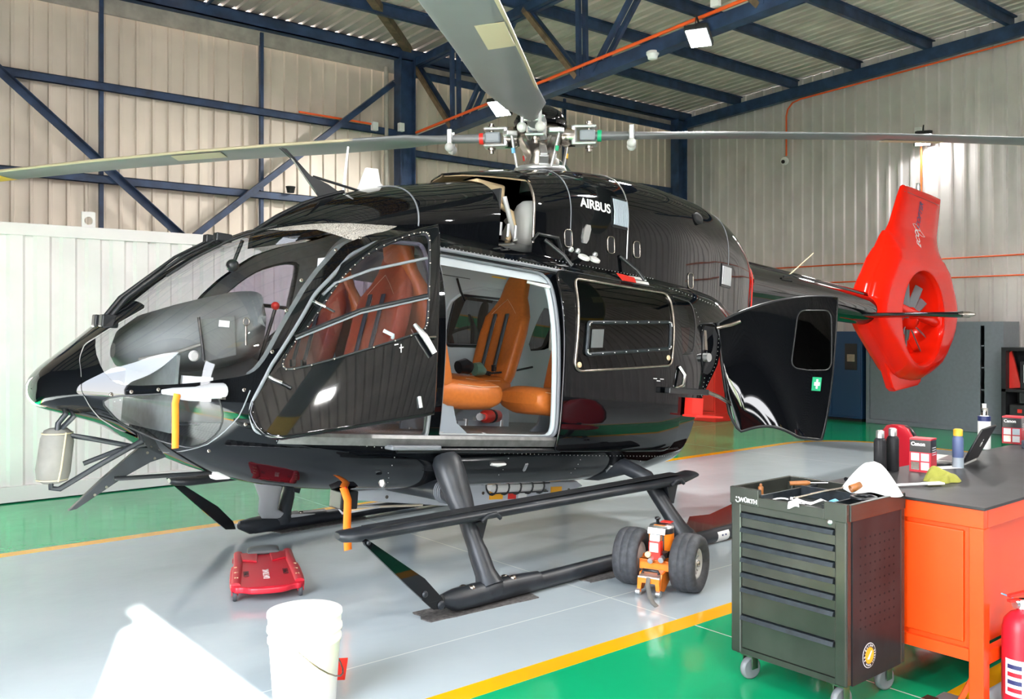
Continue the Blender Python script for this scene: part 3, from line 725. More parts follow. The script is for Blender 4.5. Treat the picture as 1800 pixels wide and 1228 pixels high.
# door sill tread under the sliding opening
sl = MB()
sl.grid([[FH(a, body_y(a, .76) - .12, .785), FH(a, body_y(a, .765) + .012, .785), FH(a, body_y(a, .76) + .022, .765), FH(a, body_y(a, .72) + .012, .72)] for a in np.linspace(2.62, .60, 24)], False)
obj('door_sill', sl, 'sill_metal', HELI)
obj('lower_rail', MB().tube([FH(*on_skin(a, .695, .012)) for a in np.linspace(1.9, .56, 14)], .017, 8), 'black_satin', HELI)
obj('upper_rail', MB().tube([FH(*on_skin(a, 1.935, .008)) for a in np.linspace(1.66, -.5, 20)], .014, 8), 'seal', HELI)

# ---- open cockpit door, swung out about its raked hinge
def bd(a, c):
    d = (a - 2.80) * (-.794) + (c - .95) * (-.607); return .735 + .55 * d + .18 * max(0, d) * (.9 - d)
D_OUT = [(2.786, .88), (2.78, .845), (2.765, .812), (2.74, .785), (2.705, .77), (2.66, .768), (1.896, .937), (1.733, 2.039), (1.816, 2.006), (2.057, 1.903), (2.264, 1.738), (2.401, 1.555), (2.546, 1.318), (2.684, 1.102), (2.735, 1.032), (2.777, .936)]
D_WIN = smooth_poly([(2.640, 1.15), (2.605, 1.108), (1.958, 1.366), (1.890, 1.41), (1.868, 1.504), (1.798, 1.957), (1.812, 1.999), (1.918, 1.962), (2.121, 1.841), (2.268, 1.695), (2.332, 1.604), (2.489, 1.363), (2.548, 1.298)], 2)
def patch(fn, a0, a1, c0, c1, na, nc):
    S = grid_surf([[(a, fn(a, c), c) for c in np.linspace(c0, c1, nc)] for a in np.linspace(a0, a1, na)])
    if S.N[:, 1].mean() < 0: S.N = -S.N; S.F = [f[::-1] for f in S.F]
    return S
S = patch(bd, 1.70, 2.82, .74, 2.06, 60, 70)
dr, _x = S.clip(poly_sd(S.V[:, [0, 2]], D_OUT)); dw, dr = dr.clip(poly_sd(dr.V[:, [0, 2]], D_WIN))
door = dr.obj('cockpit_door', 'black_paint', HELI, 'black cockpit door swung open with a tall raked window')
dr.offset(-.035).obj('door_lining', 'lining_dark', door); dw.obj('window', 'glass_tint', door)
def dpath(poly, closed, off=0.): return [FH(a, bd(a, c) + off, c) for a, c in densify(poly, .05, closed)]
obj('door_edge', MB().tube(dpath(D_OUT, True, -.018), .017, 8, closed=True), 'black_paint', door)
obj('window_seal', MB().tube(dpath(D_WIN, True, .004), .007, 6, closed=True), 'black_satin', door)
obj('window_bar', MB().tube(dpath([(2.40, 1.552), (2.331, 1.625), (2.136, 1.726), (1.83, 1.832)], False, .004), .009, 6), 'seal', door)
obj('window_bar', MB().tube(dpath([(2.56, 1.302), (2.222, 1.48), (1.862, 1.602)], False, .008), .014, 6), 'black_satin', door)
obj('window_bar', MB().tube(dpath([(2.56, 1.288), (2.222, 1.466), (1.862, 1.588)], False, .012), .006, 6), 'seal', door)
def dp(a, c, o=0.): return FH(a, bd(a, c) + o, c)
obj('window_latch', MB().tube([dp(2.131, 1.375, .03), dp(2.09, 1.352, .04), dp(2.074, 1.34, .0)], .011, 8), 'seat_metal', door)
obj('handle', MB().tube([dp(1.968, 1.425, .035), dp(1.93, 1.36, .05), dp(1.885, 1.27, .045)], [.012, .02, .016], 10), 'alu', door)
obj('handle_plate', MB().tube([dp(1.92, 1.355, .01), dp(1.85, 1.365, .01)], .02, 10, flat=.4), 'steel', door)
obj('grip_cup', MB().tube([dp(1.975, 1.02, .012), dp(1.972, .96, .012)], .012, 8), 'alu', door)
for a, c in ((2.675, 1.065), (2.425, 1.50)):
    obj('hinge', MB().tube([dp(a + .035, c + .02, .0), dp(a + .01, c + .0, .016), dp(a - .03, c - .015, .012)], [.012, .009, .012], 8), 'chrome', door)
    obj('hinge_plate', MB().bar(dp(a - .02, c - .01, .004), dp(a - .075, c - .04, .004), .03, .012), 'black_satin', door, bevel=.004)
mb = MB()
for a, c in [p for i, p in enumerate(densify(D_WIN, .13, True)) if i % 1 == 0]:
    mb.lathe([(.006, 0), (.006, .003), (.003, .005)], dp(a, c, .008), (.1, 1, .2), 8)
obj('screws', mb, 'steel', door)['kind'] = 'stuff'
mb = MB()
for x, z in ((2.07, 1.30), (2.045, 1.285)): mb.bar(dp(x, z, .003), dp(x - .02, z + .006, .003), .004, .006)
mb.bar(dp(2.04, 1.26, .003), dp(2.035, 1.305, .003), .004, .012)
obj('door_marking', mb, 'white', door)['kind'] = 'stuff'

# ---- sliding door, pushed back along the flank
def sd_y(a, c): return body_y(a, c) + .045
SLD = round_poly([(.63, .70), (.63, 1.93), (-.66, 1.93), (-.66, .70)], [.03, .10, .06, .14])
SLW = round_poly([(.55, 1.235), (.47, 1.89), (-.60, 1.905), (-.51, 1.345)], .07)
S = patch(sd_y, -.70, .66, .68, 1.95, 60, 60)
dr, _x = S.clip(poly_sd(S.V[:, [0, 2]], SLD)); dw, dr = dr.clip(poly_sd(dr.V[:, [0, 2]], SLW))
sdo = dr.obj('sliding_door', 'black_paint', HELI, 'black cabin door slid back with a large dark window')
dw.obj('window', 'glass_dark', sdo); dr.offset(-.025).obj('door_lining', 'lining_dark', sdo)
def sp(poly, closed, off=0.): return [FH(a, sd_y(a, c) + off, c) for a, c in densify(poly, .05, closed)]
obj('door_edge', MB().tube(sp(SLD, True, -.012), .012, 8, closed=True), 'black_paint', sdo)
obj('window_seal', MB().tube(sp(SLW, True, .006), .010, 8, closed=True), 'steel', sdo)
IN = round_poly([(.44, 1.36), (.41, 1.585), (-.52, 1.675), (-.48, 1.47)], .025)
obj('vent_pane_frame', MB().tube(sp(IN, True, .010), .014, 8, closed=True), 'tool_grip', sdo)
S2, _x = dw.clip(poly_sd(dw.V[:, [0, 2]], IN)); S2.offset(.008).obj('vent_pane', 'glass_dark', sdo)
obj('vent_latch', MB().prism([(.40, 1.41), (.38, 1.54), (.27, 1.55), (.29, 1.42)], lambda a, c: FH(a, sd_y(a, c) + .012, c), lambda a, c: FH(a, sd_y(a, c) + .026, c)), 'panel_grey', sdo)
mb = MB()
for a, c in densify(IN, .12): mb.lathe([(.006, 0), (.006, .004), (.003, .006)], FH(a, sd_y(a, c) + .022, c), (0, 1, .15), 8)
obj('screws', mb, 'chrome', sdo)['kind'] = 'stuff'
for a, c in ((.50, 1.285), (-.47, 1.40)): obj('window_button', MB().lathe([(.02, 0), (.02, .006), (.01, .01)], FH(a, sd_y(a, c) + .004, c), (0, 1, .1), 12), 'cream', sdo)
def bp(a, c, o=0.): return FH(a, body_y(a, c) + o, c)
obj('door_handle', MB().tube([bp(-.61, 1.34, .05), bp(-.64, 1.28, .085), bp(-.62, 1.20, .085), bp(-.57, 1.17, .05)], .015, 8), 'chrome', sdo)
obj('door_arm', MB().bar(bp(-.42, 1.155, .09), bp(-.97, 1.16, .07), .05, .045), 'black_satin', sdo, bevel=.006)
mb = MB()
for k, (a, c) in enumerate(((-.32, 1.235), (-.36, 1.22), (-.40, 1.235))): mb.bar(bp(a + .02, c, .05), bp(a - .02, c, .05), .003, .006)
obj('door_marking', mb, 'white', sdo)['kind'] = 'stuff'

# ---- clamshell door at the rear, swung wide
def clam(s, t):
    # s 0 hinge..1 free edge, t 0 bottom..1 top
    smax = .71 + .29 * t ** .9; q = s * smax
    pa = -1.30 - .88 * q + .02 * math.sin(math.pi * q); pb = .80 + .66 * q ** 1.15 + .08 * math.sin(math.pi * min(1, q))
    top = 1.74 + .30 * (1 - (1 - s) ** 2.2); bot = 1.13 - .27 * min(1, s / .16) ** .6 + .07 * math.sin(math.pi * min(1, max(0, (s - .16) / .6))) - .02 * s
    c = bot + (top - bot) * t; cur = .10 * (1 - t) - .12 * t ** 1.5
    return (pa - .10 * (1 - t) ** 1.5 * (1 - s), pb + cur * (.25 + .75 * s), c)
S = grid_surf([[clam(s, t) for t in np.linspace(0, 1, 40)] for s in np.linspace(0, 1, 44)])
if S.N[:, 1].mean() < 0: S.N = -S.N; S.F = [f[::-1] for f in S.F]
CLW = round_poly([(.58, .46), (.62, .90), (.93, .90), (.97, .48)], .07)
st_ = np.array([(s, t) for s in np.linspace(0, 1, 44) for t in np.linspace(0, 1, 40)])
dw, dr = S.clip(poly_sd(st_, CLW))
cd = dr.obj('clamshell_door', 'black_paint', HELI, 'curved black rear cargo door swung open'); dw.obj('window', 'glass_dark', cd)
dr.offset(-.04).obj('door_lining', 'lining_dark', cd); dw.offset(-.03).obj('window_lining', 'dark_void', cd)
edge = [clam(s, 0) for s in np.linspace(0, 1, 24)] + [clam(1, t) for t in np.linspace(0, 1, 16)][1:] + [clam(s, 1) for s in np.linspace(1, 0, 24)][1:] + [clam(0, t) for t in np.linspace(1, 0, 12)][1:-1]
obj('door_edge', MB().tube([FH(p[0], p[1] - .015, p[2]) for p in edge], .015, 6, closed=True), 'black_satin', cd)
wp = [clam(s, t) for s, t in densify(CLW, .06)]
obj('window_seal', MB().tube([FH(p[0], p[1] + .004, p[2]) for p in wp], .006, 6, closed=True), 'black_satin', cd)
def cp(s, t, o=0.): p = clam(s, t); return FH(p[0] + o * .35, p[1] + o, p[2])
obj('first_aid_sign', MB().add([cp(.79, .33, .006), cp(.88, .33, .006), cp(.88, .425, .006), cp(.79, .425, .006)], [(0, 1, 2, 3)]), 'green_sign', cd, solid=.002)
mb = MB(); mb.add([cp(.807, .366, .010), cp(.863, .366, .010), cp(.863, .39, .010), cp(.807, .39, .010)], [(0, 1, 2, 3)]); mb.add([cp(.826, .345, .010), cp(.844, .345, .010), cp(.844, .41, .010), cp(.826, .41, .010)], [(0, 1, 2, 3)])
obj('white_cross', mb, 'white', cd, solid=.002)
for c0, t0 in ((1.70, .93), (1.18, .08)):
    p = FH(-1.28 if c0 > 1.5 else -1.04, body_y(-1.2, c0) - .01, c0); q = cp(.16 if c0 > 1.5 else .03, t0, .0)
    obj('hinge_arm', MB().tube([p, tuple((p[i] + q[i]) / 2 + (.03 if i == 1 else 0) for i in range(3)), q], .016, 8), 'steel', HELI)
# rear opening frame, red inside
obj('rear_frame', MB().tube([FH(a, body_y(a, c) - .03, c) for a, c in ((-1.43, 1.77), (-1.36, 1.70), (-1.33, 1.60), (-1.25, 1.40), (-1.04, 1.157), (-.93, .95), (-.91, .75))], .026, 8), 'red_bright', HELI)
obj('fuel_cap', MB().cyl(bp(-1.03, 1.44, .0), bp(-1.03, 1.44, .05), .035), 'alu', HELI)
obj('catch', MB().bar(bp(-1.06, 1.66, .008), bp(-1.05, 1.50, .008), .01, .03, (1, 0, 0)), 'steel', HELI)
obj('hatch', MB().prism(smooth_poly([(-1.02, 1.70), (-1.28, 1.70), (-1.20, 1.43), (-1.10, 1.30), (-.98, 1.32)], 1), lambda a, c: FH(a, body_y(a, c) + .002, c), lambda a, c: FH(a, body_y(a, c) + .008, c)), 'black_satin', HELI)
# red step bracket folded out below the sliding-door arm
obj('step_bracket', MB().bb((-.72, .90, .98), (-.86, .97, 1.11)).bb((-.70, .90, .965), (-1.05, 1.03, .98)), 'red_bright', HELI, fn=FH)
# ---- upper deck: front fairing and engine cowling
def body_c(a, b):
    w, t, bo, m, nu, nl = interp(BODY, a); return m + (t - m) * max(0, 1 - min(1, abs(b) / w) ** nu) ** (1 / nu)
def cowl_grid(tab, a0, a1, na, nt=50):
    rows = []
    for a in np.linspace(a0, a1, na):
        w, t, m, n = interp(tab, a); row = []; base = min(m - .01, body_c(a, w) - .025 if a > -1.9 else 1.86)
        for j in range(nt + 1):
            u_ = j / nt
            if u_ < .16: row.append((a, w, base + (m - base) * u_ / .16))
            elif u_ > .84: row.append((a, -w, base + (m - base) * (1 - u_) / .16))
            else:
                th = math.pi * (u_ - .16) / .68; c, s_ = math.cos(th), math.sin(th)
                row.append((a, w * math.copysign(abs(c) ** (2 / n), c), m + (t - m) * abs(s_) ** (2 / n)))
        rows.append(row)
    S = grid_surf(rows)
    k = (np.sign(S.N[:, 1] * S.V[:, 1])).mean()
    if k < 0: S.N = -S.N; S.F = [f[::-1] for f in S.F]
    return S
FAIR = [(.9, .60, 2.58, 2.20, 2.5), (1.06, .585, 2.545, 2.18, 2.5), (1.35, .56, 2.47, 2.12, 2.4), (1.67, .51, 2.385, 2.08, 2.3), (2.09, .39, 2.225, 2.0, 2.1), (2.36, .22, 2.06, 1.9, 2.0), (2.52, .03, 1.93, 1.85, 2.0)]
S = cowl_grid(FAIR, 2.519, 1.02, 40)
fa, fb = S.clip(1.64 - S.V[:, 0])
fair = fa.obj('front_fairing', 'black_paint', HELI); fb.obj('front_fairing', 'black_paint', HELI)
def fair_y(a, c, tab=None):
    w, t, m, n = interp(tab or FAIR, a)
    return w if c <= m else w * max(0, 1 - ((c - m) / (t - m)) ** n) ** (1 / n)
def cy(c, a, tab): return fair_y(a, c, tab)
def arc(tab, a, off, c0, n=20, sg=1, lean=0.):
    w, t, m, e = interp(tab, a); out = []
    for c in [c0 + (m - c0) * i / 4 for i in range(4)]: out.append((a + lean * (c - m), sg * (w + off), c))
    for i in range(n + 1):
        th = math.pi / 2 * i / n; out.append((a + lean * (t - m) * math.sin(th), sg * ((w + off) * math.cos(th) ** (2 / e)), m + (t + off - m) * math.sin(th) ** (2 / e)))
    return [FH(*p) for p in out]
obj('fairing_seam', MB().tube(arc(FAIR, 1.64, .0, 2.1), .006, 6), 'seal', HELI)
ENG = [(-2.34, .38, 2.50, 2.20, 2.4), (-2.2, .43, 2.66, 2.25, 2.5), (-1.82, .50, 2.82, 2.30, 2.6), (-1.4, .56, 2.875, 2.32, 2.8), (-.8, .605, 2.885, 2.34, 2.9), (-.2, .615, 2.85, 2.34, 2.9), (.36, .605, 2.77, 2.32, 2.8), (.66, .585, 2.70, 2.30, 2.7), (1.12, .30, 2.60, 2.50, 2.4)]
S = cowl_grid(ENG, .70, -2.34, 70, 60)
eng = S.obj('engine_cowling', 'black_paint', HELI)
# forward lip of the cowling roof reaching over the open intake
rows = []
for a in np.linspace(.70, 1.10, 10):
    w, t, m, n = interp(ENG, a); k = (1.10 - a) / .40
    rows.append([(a, (.50 * math.sqrt(max(0, k)) + .02) * q, t - .02 * abs(q) ** 2.5 - .10 * abs(q) ** 4 * k) for q in np.linspace(-1, 1, 20)])
S = grid_surf(rows)
if S.N[:, 2].mean() < 0: S.N = -S.N; S.F = [f[::-1] for f in S.F]
S.obj('cowling_lip', 'black_paint', HELI); S.offset(-.012).obj('lip_underside', 'cream', HELI)
obj('cowling_edge', MB().tube(arc(ENG, .70, .0, 2.12, lean=.04), .010, 6), 'steel', HELI)
# what shows in the gap: gearbox deck, beige duct, white gearbox, bolts
gb = obj('gearbox', MB().lathe([(.27, 0), (.31, .10), (.30, .22), (.26, .30), (.28, .33), (.20, .40), (.12, .45)], FH(.08, 0, 2.10), (0, 0, 1), 24), 'weight_grey', HELI)
obj('intake_duct', MB().bb((.72, -.25, 2.42), (1.0, .28, 2.56)), 'cream', HELI, fn=FH, bevel=.02)
obj('gearbox_strut', MB().cyl(FH(.80, .36, 2.45), FH(.72, .42, 2.14), .018), 'white', HELI)
obj('oil_line', MB().tube([FH(.78, .30, 2.40), FH(.74, .38, 2.34), FH(.72, .40, 2.24), FH(.74, .36, 2.15)], .022, 8), 'cream', HELI)
for k in range(3): obj('deck_stud', MB().cyl(FH(.98 - .07 * k, .55, 2.13), FH(.98 - .07 * k, .55, 2.22), .012, 8), 'alu', HELI)
obj('oil_cooler', MB().lathe([(.09, 0), (.13, .05), (.13, .22), (.09, .30), (.05, .33)], FH(.50, .33, 2.14), (0, 0, 1), 20), 'weight_grey', HELI)
obj('firewall', MB().bb((1.0, -.55, 2.1), (1.015, .56, 2.45)), 'black_matte', HELI, fn=FH)
# panel lines on the cowling
for a, l in ((.36, .06), (-.26, .03)): obj('cowling_seam', MB().tube(arc(ENG, a, .001, 2.14, lean=l), .0055 if a < 0 else .004, 6), 'alu' if a < 0 else 'seal', HELI)
obj('cowling_seam', MB().tube(arc(ENG, -1.75, .001, 2.1), .004, 6), 'seal', HELI)
def ep(a, c, o=0.): return FH(a, fair_y(a, c, ENG) + o, c)
# louvred intake grilles with slats
def grille(a0, a1, c0, c1, n, m):
    g = obj('vent_grille', MB().prism([(a0, c0), (a1, c0), (a1, c1), (a0, c1)], lambda a, c: ep(a, c, .0), lambda a, c: ep(a, c, .008)), 'black_satin', HELI)
    for i in range(n):
        a = a0 + (a1 - a0) * (i + .5) / n; obj('slat', MB().tube([ep(a, c0 + .02, .012), ep(a, (c0 + c1) / 2, .014), ep(a, c1 - .02, .012)], .006, 6), m, g)
    return g
grille(-.08, -.25, 2.36, 2.60, 10, 'seat_metal'); grille(-1.62, -1.80, 2.10, 2.30, 8, 'alu')
me_ = text_mesh('AIRBUS', .098, .0022); me_.materials.clear(); me_.materials.append(M('white'))
for v_ in me_.vertices: v_.co = Vector(ep(.105 - v_.co.x, 2.487 + v_.co.y * .98, .003 + v_.co.z))
link('lettering', me_, HELI)
# latches, steps and fittings along the deck edge
for a, c in ((.37, 2.20), (-.08, 2.22), (-.38, 2.23), (-1.12, 2.08)):
    pc_ = round_poly([(a + .035, c - .065), (a + .05, c + .06), (a - .025, c + .065), (a - .04, c - .06)], .03)
    obj('step_cup', MB().prism(pc_, lambda x, z: ep(x, z, -.002), lambda x, z: ep(x, z, .004)), 'black_satin', HELI)
    obj('step_cup_rim', MB().tube([ep(x, z, .005) for x, z in pc_], .0045, 6, closed=True), 'steel', HELI)
obj('footstep', MB().prism(smooth_poly([(.18, 2.19), (.24, 2.19), (.22, 2.33), (.15, 2.33)], 1), lambda a, c: ep(a, c, .0), lambda a, c: ep(a, c, .012)), 'alu', HELI)
obj('grab_handle', MB().tube([on for on in (FH(.74, .62, 2.13), FH(.70, .63, 2.18), FH(.50, .63, 2.18), FH(.46, .62, 2.12))], .012, 8), 'black_satin', HELI)
for a, b, c in ((.30, .70, 2.06), (.19, .70, 2.06)): obj('filler_cap', MB().lathe([(.045, 0), (.045, .015), (.03, .022)], FH(a, b, c), (0, .5, .85), 16), 'weight_grey', HELI)
for a, b, c in ((.40, .66, 2.10), (.33, .66, 2.10), (.15, .665, 2.10)): obj('drain_fitting', MB().lathe([(.018, 0), (.022, .015), (.012, .03)], FH(a, b, c), (0, .5, .85), 10), 'alu', HELI)
for a in (.62, -.18): obj('hold_open_strut', MB().tube([FH(a, .62, 2.15), FH(a - .12, .70, 2.05), FH(a - .16, .745, 1.98)], .014, 8), 'black_satin', HELI)
obj('red_tag', MB().prism([(-.08, 1.945), (-.22, 1.945), (-.24, 1.99), (-.06, 2.0)], lambda a, c: bp(a, c, .055), lambda a, c: bp(a, c, .07)), 'red_bright', HELI)
for k in range(2): obj('white_placard', MB().prism([(-.26, 1.955 + .032 * k), (-.46, 1.96 + .032 * k), (-.47, 1.984 + .032 * k), (-.27, 1.979 + .032 * k)], lambda a, c: bp(a, c, .006), lambda a, c: bp(a, c, .01)), 'white', HELI)
obj('exhaust_pipe', MB().tube([FH(-2.1, .14, 2.42), FH(-2.34, .16, 2.42), FH(-2.42, .17, 2.42)], [.11, .11, .115], 18, cap=False), 'steel', HELI)
obj('cowling_tail_edge', MB().tube(arc(ENG, -2.34, -.005, 1.95) + arc(ENG, -2.34, -.005, 1.95, sg=-1)[::-1], .012, 6), 'red_bright', HELI)
obj('red_bulkhead', MB().prism([(.38, 1.92), (.38, 2.3), (.22, 2.46), (-.22, 2.46), (-.38, 2.3), (-.38, 1.92)], lambda b, c: FH(-2.28, b, c), lambda b, c: FH(-2.30, b, c)), 'red_bright', HELI)
obj('side_vent', MB().lathe([(.05, 0), (.055, .03), (.03, .035)], ep(-1.22, 2.62, -.01), (0, 1, .4), 16), 'dark_void', HELI)
# roof antennas and upper wire cutter
obj('wire_cutter', MB().prism([(2.37, 2.50), (2.34, 2.50), (2.05, 2.22), (1.92, 2.30), (2.02, 2.34), (2.15, 2.37)], lambda a, c: FH(a, -.012, c), lambda a, c: FH(a, .012, c)), 'black_satin', HELI, bevel=.003)
obj('cutter_strut', MB().tube([FH(2.13, 0, 2.37), FH(1.78, .05, 2.33)], .009, 6), 'black_satin', HELI)
obj('cutter_spine', MB().tube([FH(a, 0, interp(FAIR, a)[1] + .01) for a in (2.5, 2.36, 2.2, 2.05, 1.9)], .02, 8, flat=.6), 'black_satin', HELI)
obj('whip_antenna', MB().tube([FH(1.90, 0, 2.27), FH(1.895, 0, 2.45), FH(1.89, 0, 2.62)], [.013, .010, .007], 8), 'white', HELI)
obj('blade_antenna', MB().prism([(1.80, 2.33), (1.58, 2.40), (1.62, 2.43), (1.65, 2.52), (1.74, 2.51)], lambda a, c: FH(a, -.012, c), lambda a, c: FH(a, .012, c)), 'white', HELI, bevel=.004)
obj('gps_antenna', MB().tube([FH(1.60, .33, 2.165), FH(1.50, .33, 2.175), FH(1.40, .33, 2.17)], [.03, .05, .03], 12, flat=.4), 'white', HELI)

# ---- rotor head and four blades
HZ = 3.10; PHI = [-49, 41, 131, 221]
hubm = MB(); hubm.lathe([(.10, -.26), (.13, -.22), (.11, -.16), (.15, -.10), (.19, -.05), (.20, .03), (.16, .09), (.10, .12), (.11, .15), (.05, .17)], (0, 0, HZ), (0, 0, 1), 26)
obj('rotor_hub', hubm, 'steel', HELI)
obj('hub_cap', MB().lathe([(.20, .08), (.21, .12), (.17, .19), (.10, .235), (.02, .25)], (0, 0, HZ), (0, 0, 1), 24), 'black_paint', HELI)
obj('rotor_mast', MB().lathe([(.17, 2.65), (.15, 2.78), (.10, 2.83), (.09, 2.95)], (0, 0, 0), (0, 0, 1), 22), 'alu', HELI)
obj('swashplate', MB().lathe([(.16, 2.80), (.20, 2.805), (.215, 2.83), (.20, 2.855), (.14, 2.86)], (0, 0, 0), (0, 0, 1), 26), 'alu', HELI)
obj('scissor_link', MB().bar((.10, .14, 2.85), (.13, .18, 2.92), .075, .03).bar((.13, .18, 2.92), (.09, .12, 3.0), .055, .03), 'alu', HELI, bevel=.006)
for k, ph in enumerate(PHI):
    c, s = math.cos(R(ph)), math.sin(R(ph)); rot = lambda x, y, z, c=c, s=s: (x * c - y * s, x * s + y * c, HZ + z)
    arm = obj('hub_arm', MB().tube([(.09, 0, 0), (.17, 0, 0), (.20, 0, 0), (.28, 0, 0)], [.085, .07, .088, .082], 18), 'steel', HELI, fn=rot)
    obj('clevis', MB().bb((.26, -.075, .055), (.45, .075, .078)).bb((.26, -.075, -.078), (.45, .075, -.055)).bb((.25, -.074, -.077), (.29, .074, .077)), 'alu', arm, fn=rot, bevel=.02)
    obj('blade_bolt', MB().cyl((.39, .0, -.125), (.39, .0, .115), .020, 10).cyl((.39, 0, -.10), (.39, 0, -.08), .034, 12).cyl((.39, 0, .08), (.39, 0, .095), .03, 12), 'steel', arm, fn=rot)
    obj('damper', MB().bb((.315, -.055, -.042), (.44, .055, .042)), 'fan_grey', arm, fn=rot, bevel=.015)
    obj('pitch_horn', MB().prism([(.18, .05), (.28, .09), (.28, .17), (.24, .21), (.16, .18)], lambda x, y: (x, y, -.02), lambda x, y: (x, y, .02)), 'alu', arm, fn=rot, bevel=.008)
    obj('pitch_link', MB().tube([(.21, .17, .0), (.17, .10, -.27)], .012, 8), 'alu', arm, fn=rot)
    bl = (('navy', -.10), ('green_sign', -.08), ('yellow', -.14), ('red_bright', -.10))[k]
    obj('link_band', MB().tube([(.200, .151, -.11), (.197, .144, -.15)], .0145, 8), bl[0] if bl[0] != 'navy' else 'cyan', arm, fn=rot)
    # blade: slender neck, then paddle with twist and static droop
    rows = []
    ST = [(.43, .045, .034), (.52, .045, .034), (.66, .050, .031), (.82, .065, .028), (1.08, .14, .026), (1.7, .165, .024), (2.6, .165, .021), (3.6, .165, .019), (4.7, .16, .016), (5.25, .15, .014), (5.5, .06, .008)]
    for r_, hc, ht in ST:
        z0 = -.0095 * r_ * r_; tw = R(9 - 1.4 * r_) if r_ > 1 else R(8); ring = []
        for i in range(20):
            th = 2 * math.pi * i / 20; x = math.cos(th); yy = hc * x - hc * .25 * (r_ > 1.2); zz = ht * math.sin(th) * (1 + .35 * x)
            ring.append(rot(r_, yy * math.cos(tw) - zz * math.sin(tw), z0 + yy * math.sin(tw) + zz * math.cos(tw)))
        rows.append(ring)
    blade = obj('rotor_blade', MB().loft(rows), 'blade', HELI, label='grey drooping main rotor blade')
    # leading-edge strip, tip band
    def bpnt(r_, x, z): 
        z0 = -.0095 * r_ * r_; tw = R(9 - 1.4 * r_); return rot(r_, x * math.cos(tw) - z * math.sin(tw), z0 + x * math.sin(tw) + z * math.cos(tw))
    obj('leading_strip', MB().tube([bpnt(r_, .113, .0) for r_ in (1.5, 2.2, 3.0, 3.8, 4.6, 5.2)], .0145, 8, flat=.9), 'blade_tan', blade)
    obj('tip_band', MB().loft([[bpnt(r_, (.166 * math.cos(t_) - .04), .0195 * math.sin(t_) * (1 + .35 * math.cos(t_))) for t_ in np.linspace(0, 2 * math.pi, 20, endpoint=False)] for r_ in (4.62, 4.9)], False), 'blade_yellow', blade)
    obj('root_band', MB().tube([rot(.455, 0, -.002), rot(.487, 0, -.003)], .047, 14), ('red_bright', 'weight_grey', 'green_sign', 'weight_grey')[k], blade)
    obj('patch', MB().add([bpnt(3.05, -.03, -.026), bpnt(3.05, .11, -.024), bpnt(2.62, .11, -.026), bpnt(2.62, -.03, -.028)], [(0, 1, 2, 3)]), 'blade_tan', blade, solid=.002)
    w_ = obj('pendulum_clamp', MB().bb((.70, -.055, -.034), (.745, .055, .036)).bb((.703, .05, -.05), (.742, .075, .07)).bb((.703, -.075, -.05), (.742, -.05, .07)), 'alu', blade, fn=rot, bevel=.008)
    for yy in (.066, -.066): obj('pendulum_weight', MB().ball((.722, yy, -.075), .038), 'weight_grey', w_, fn=rot); obj('pendulum_arm', MB().cyl((.722, yy, -.07), (.722, yy, .06), .012, 8), 'alu', w_, fn=rot)

# ---- tail boom, stabiliser, shrouded tail rotor
rows = []
for a, r_, cc in ((-2.0, .30, 2.22), (-2.35, .275, 2.24), (-2.8, .235, 2.25), (-3.6, .215, 2.27), (-4.6, .195, 2.275), (-5.5, .175, 2.28), (-5.75, .165, 2.28)):
    rows.append([FH(a, r_ * .92 * math.cos(t), cc + r_ * math.sin(t)) for t in np.linspace(0, 2 * math.pi, 28, endpoint=False)])
boom = obj('tail_boom', MB().loft(rows), 'black_paint', HELI)
obj('boom_collar', MB().loft([[FH(a, r_ * .92 * math.cos(t), 2.245 + r_ * math.sin(t)) for t in np.linspace(0, 2 * math.pi, 28, endpoint=False)] for a, r_ in ((-2.30, .30), (-2.42, .292), (-2.58, .268), (-2.60, .25))]), 'black_paint', HELI)
obj('driveshaft_cover', MB().loft([[FH(a, w * x, h + .06 * math.sqrt(max(0, 1 - x * x))) for x in np.linspace(-1, 1, 12)] for a, w, h in ((-2.5, .11, 2.45), (-3.6, .10, 2.45), (-4.8, .09, 2.44), (-5.55, .08, 2.43))], False), 'black_paint', HELI)
obj('wire_antenna', MB().tube([FH(-3.45, .10, 2.46), FH(-3.9, .1, 2.75)], .006, 6), 'cream', HELI)
obj('boom_antenna', MB().tube([FH(-3.2, .18, 2.40), FH(-3.3, .21, 2.43), FH(-3.45, .19, 2.42)], .012, 6), 'black_satin', HELI)
stab = obj('stabiliser', MB().loft([[FH(-5.12 + .17 * math.cos(t) + .0 * b, b, 2.195 + .028 * math.sin(t)) for t in np.linspace(0, 2 * math.pi, 16, endpoint=False)] for b in (-1.22, -.6, 0, .6, 1.22)]), 'black_paint', HELI)
obj('tip_light', MB().tube([FH(-5.10, 1.20, 2.195), FH(-5.10, 1.28, 2.195), FH(-5.10, 1.34, 2.195)], [.035, .03, .012], 10), 'steel', stab)
# shroud and fin: outline in side view, thickness grows round the duct
FC, FCR = (-6.42, 2.29), .60
OUT = [(-5.20, 2.52), (-5.58, 3.06), (-5.68, 3.30), (-5.80, 3.32), (-6.10, 3.93), (-6.16, 3.965), (-7.22, 3.985), (-7.24, 3.95), (-7.15, 3.30), (-7.30, 3.05), (-7.58, 2.66), (-7.64, 2.42), (-7.55, 2.10), (-7.25, 1.74), (-6.95, 1.60), (-6.62, 1.50), (-6.05, 1.52), (-5.75, 1.72), (-5.36, 1.98), (-5.22, 2.12)]
OUTs = smooth_poly(OUT, 1)
def fin_half(a, c):
    d = -poly_sd(np.array([[a, c]]), OUTs)[0]; h = .22 if c < 3.0 else max(.06, .22 - .19 * min(1, (c - 3.0) / .35))
    k = min(1, max(0, d) / (.22 if c < 3.1 else .3)); return .012 + h * math.sqrt(max(0, 1 - (1 - k) ** 2))
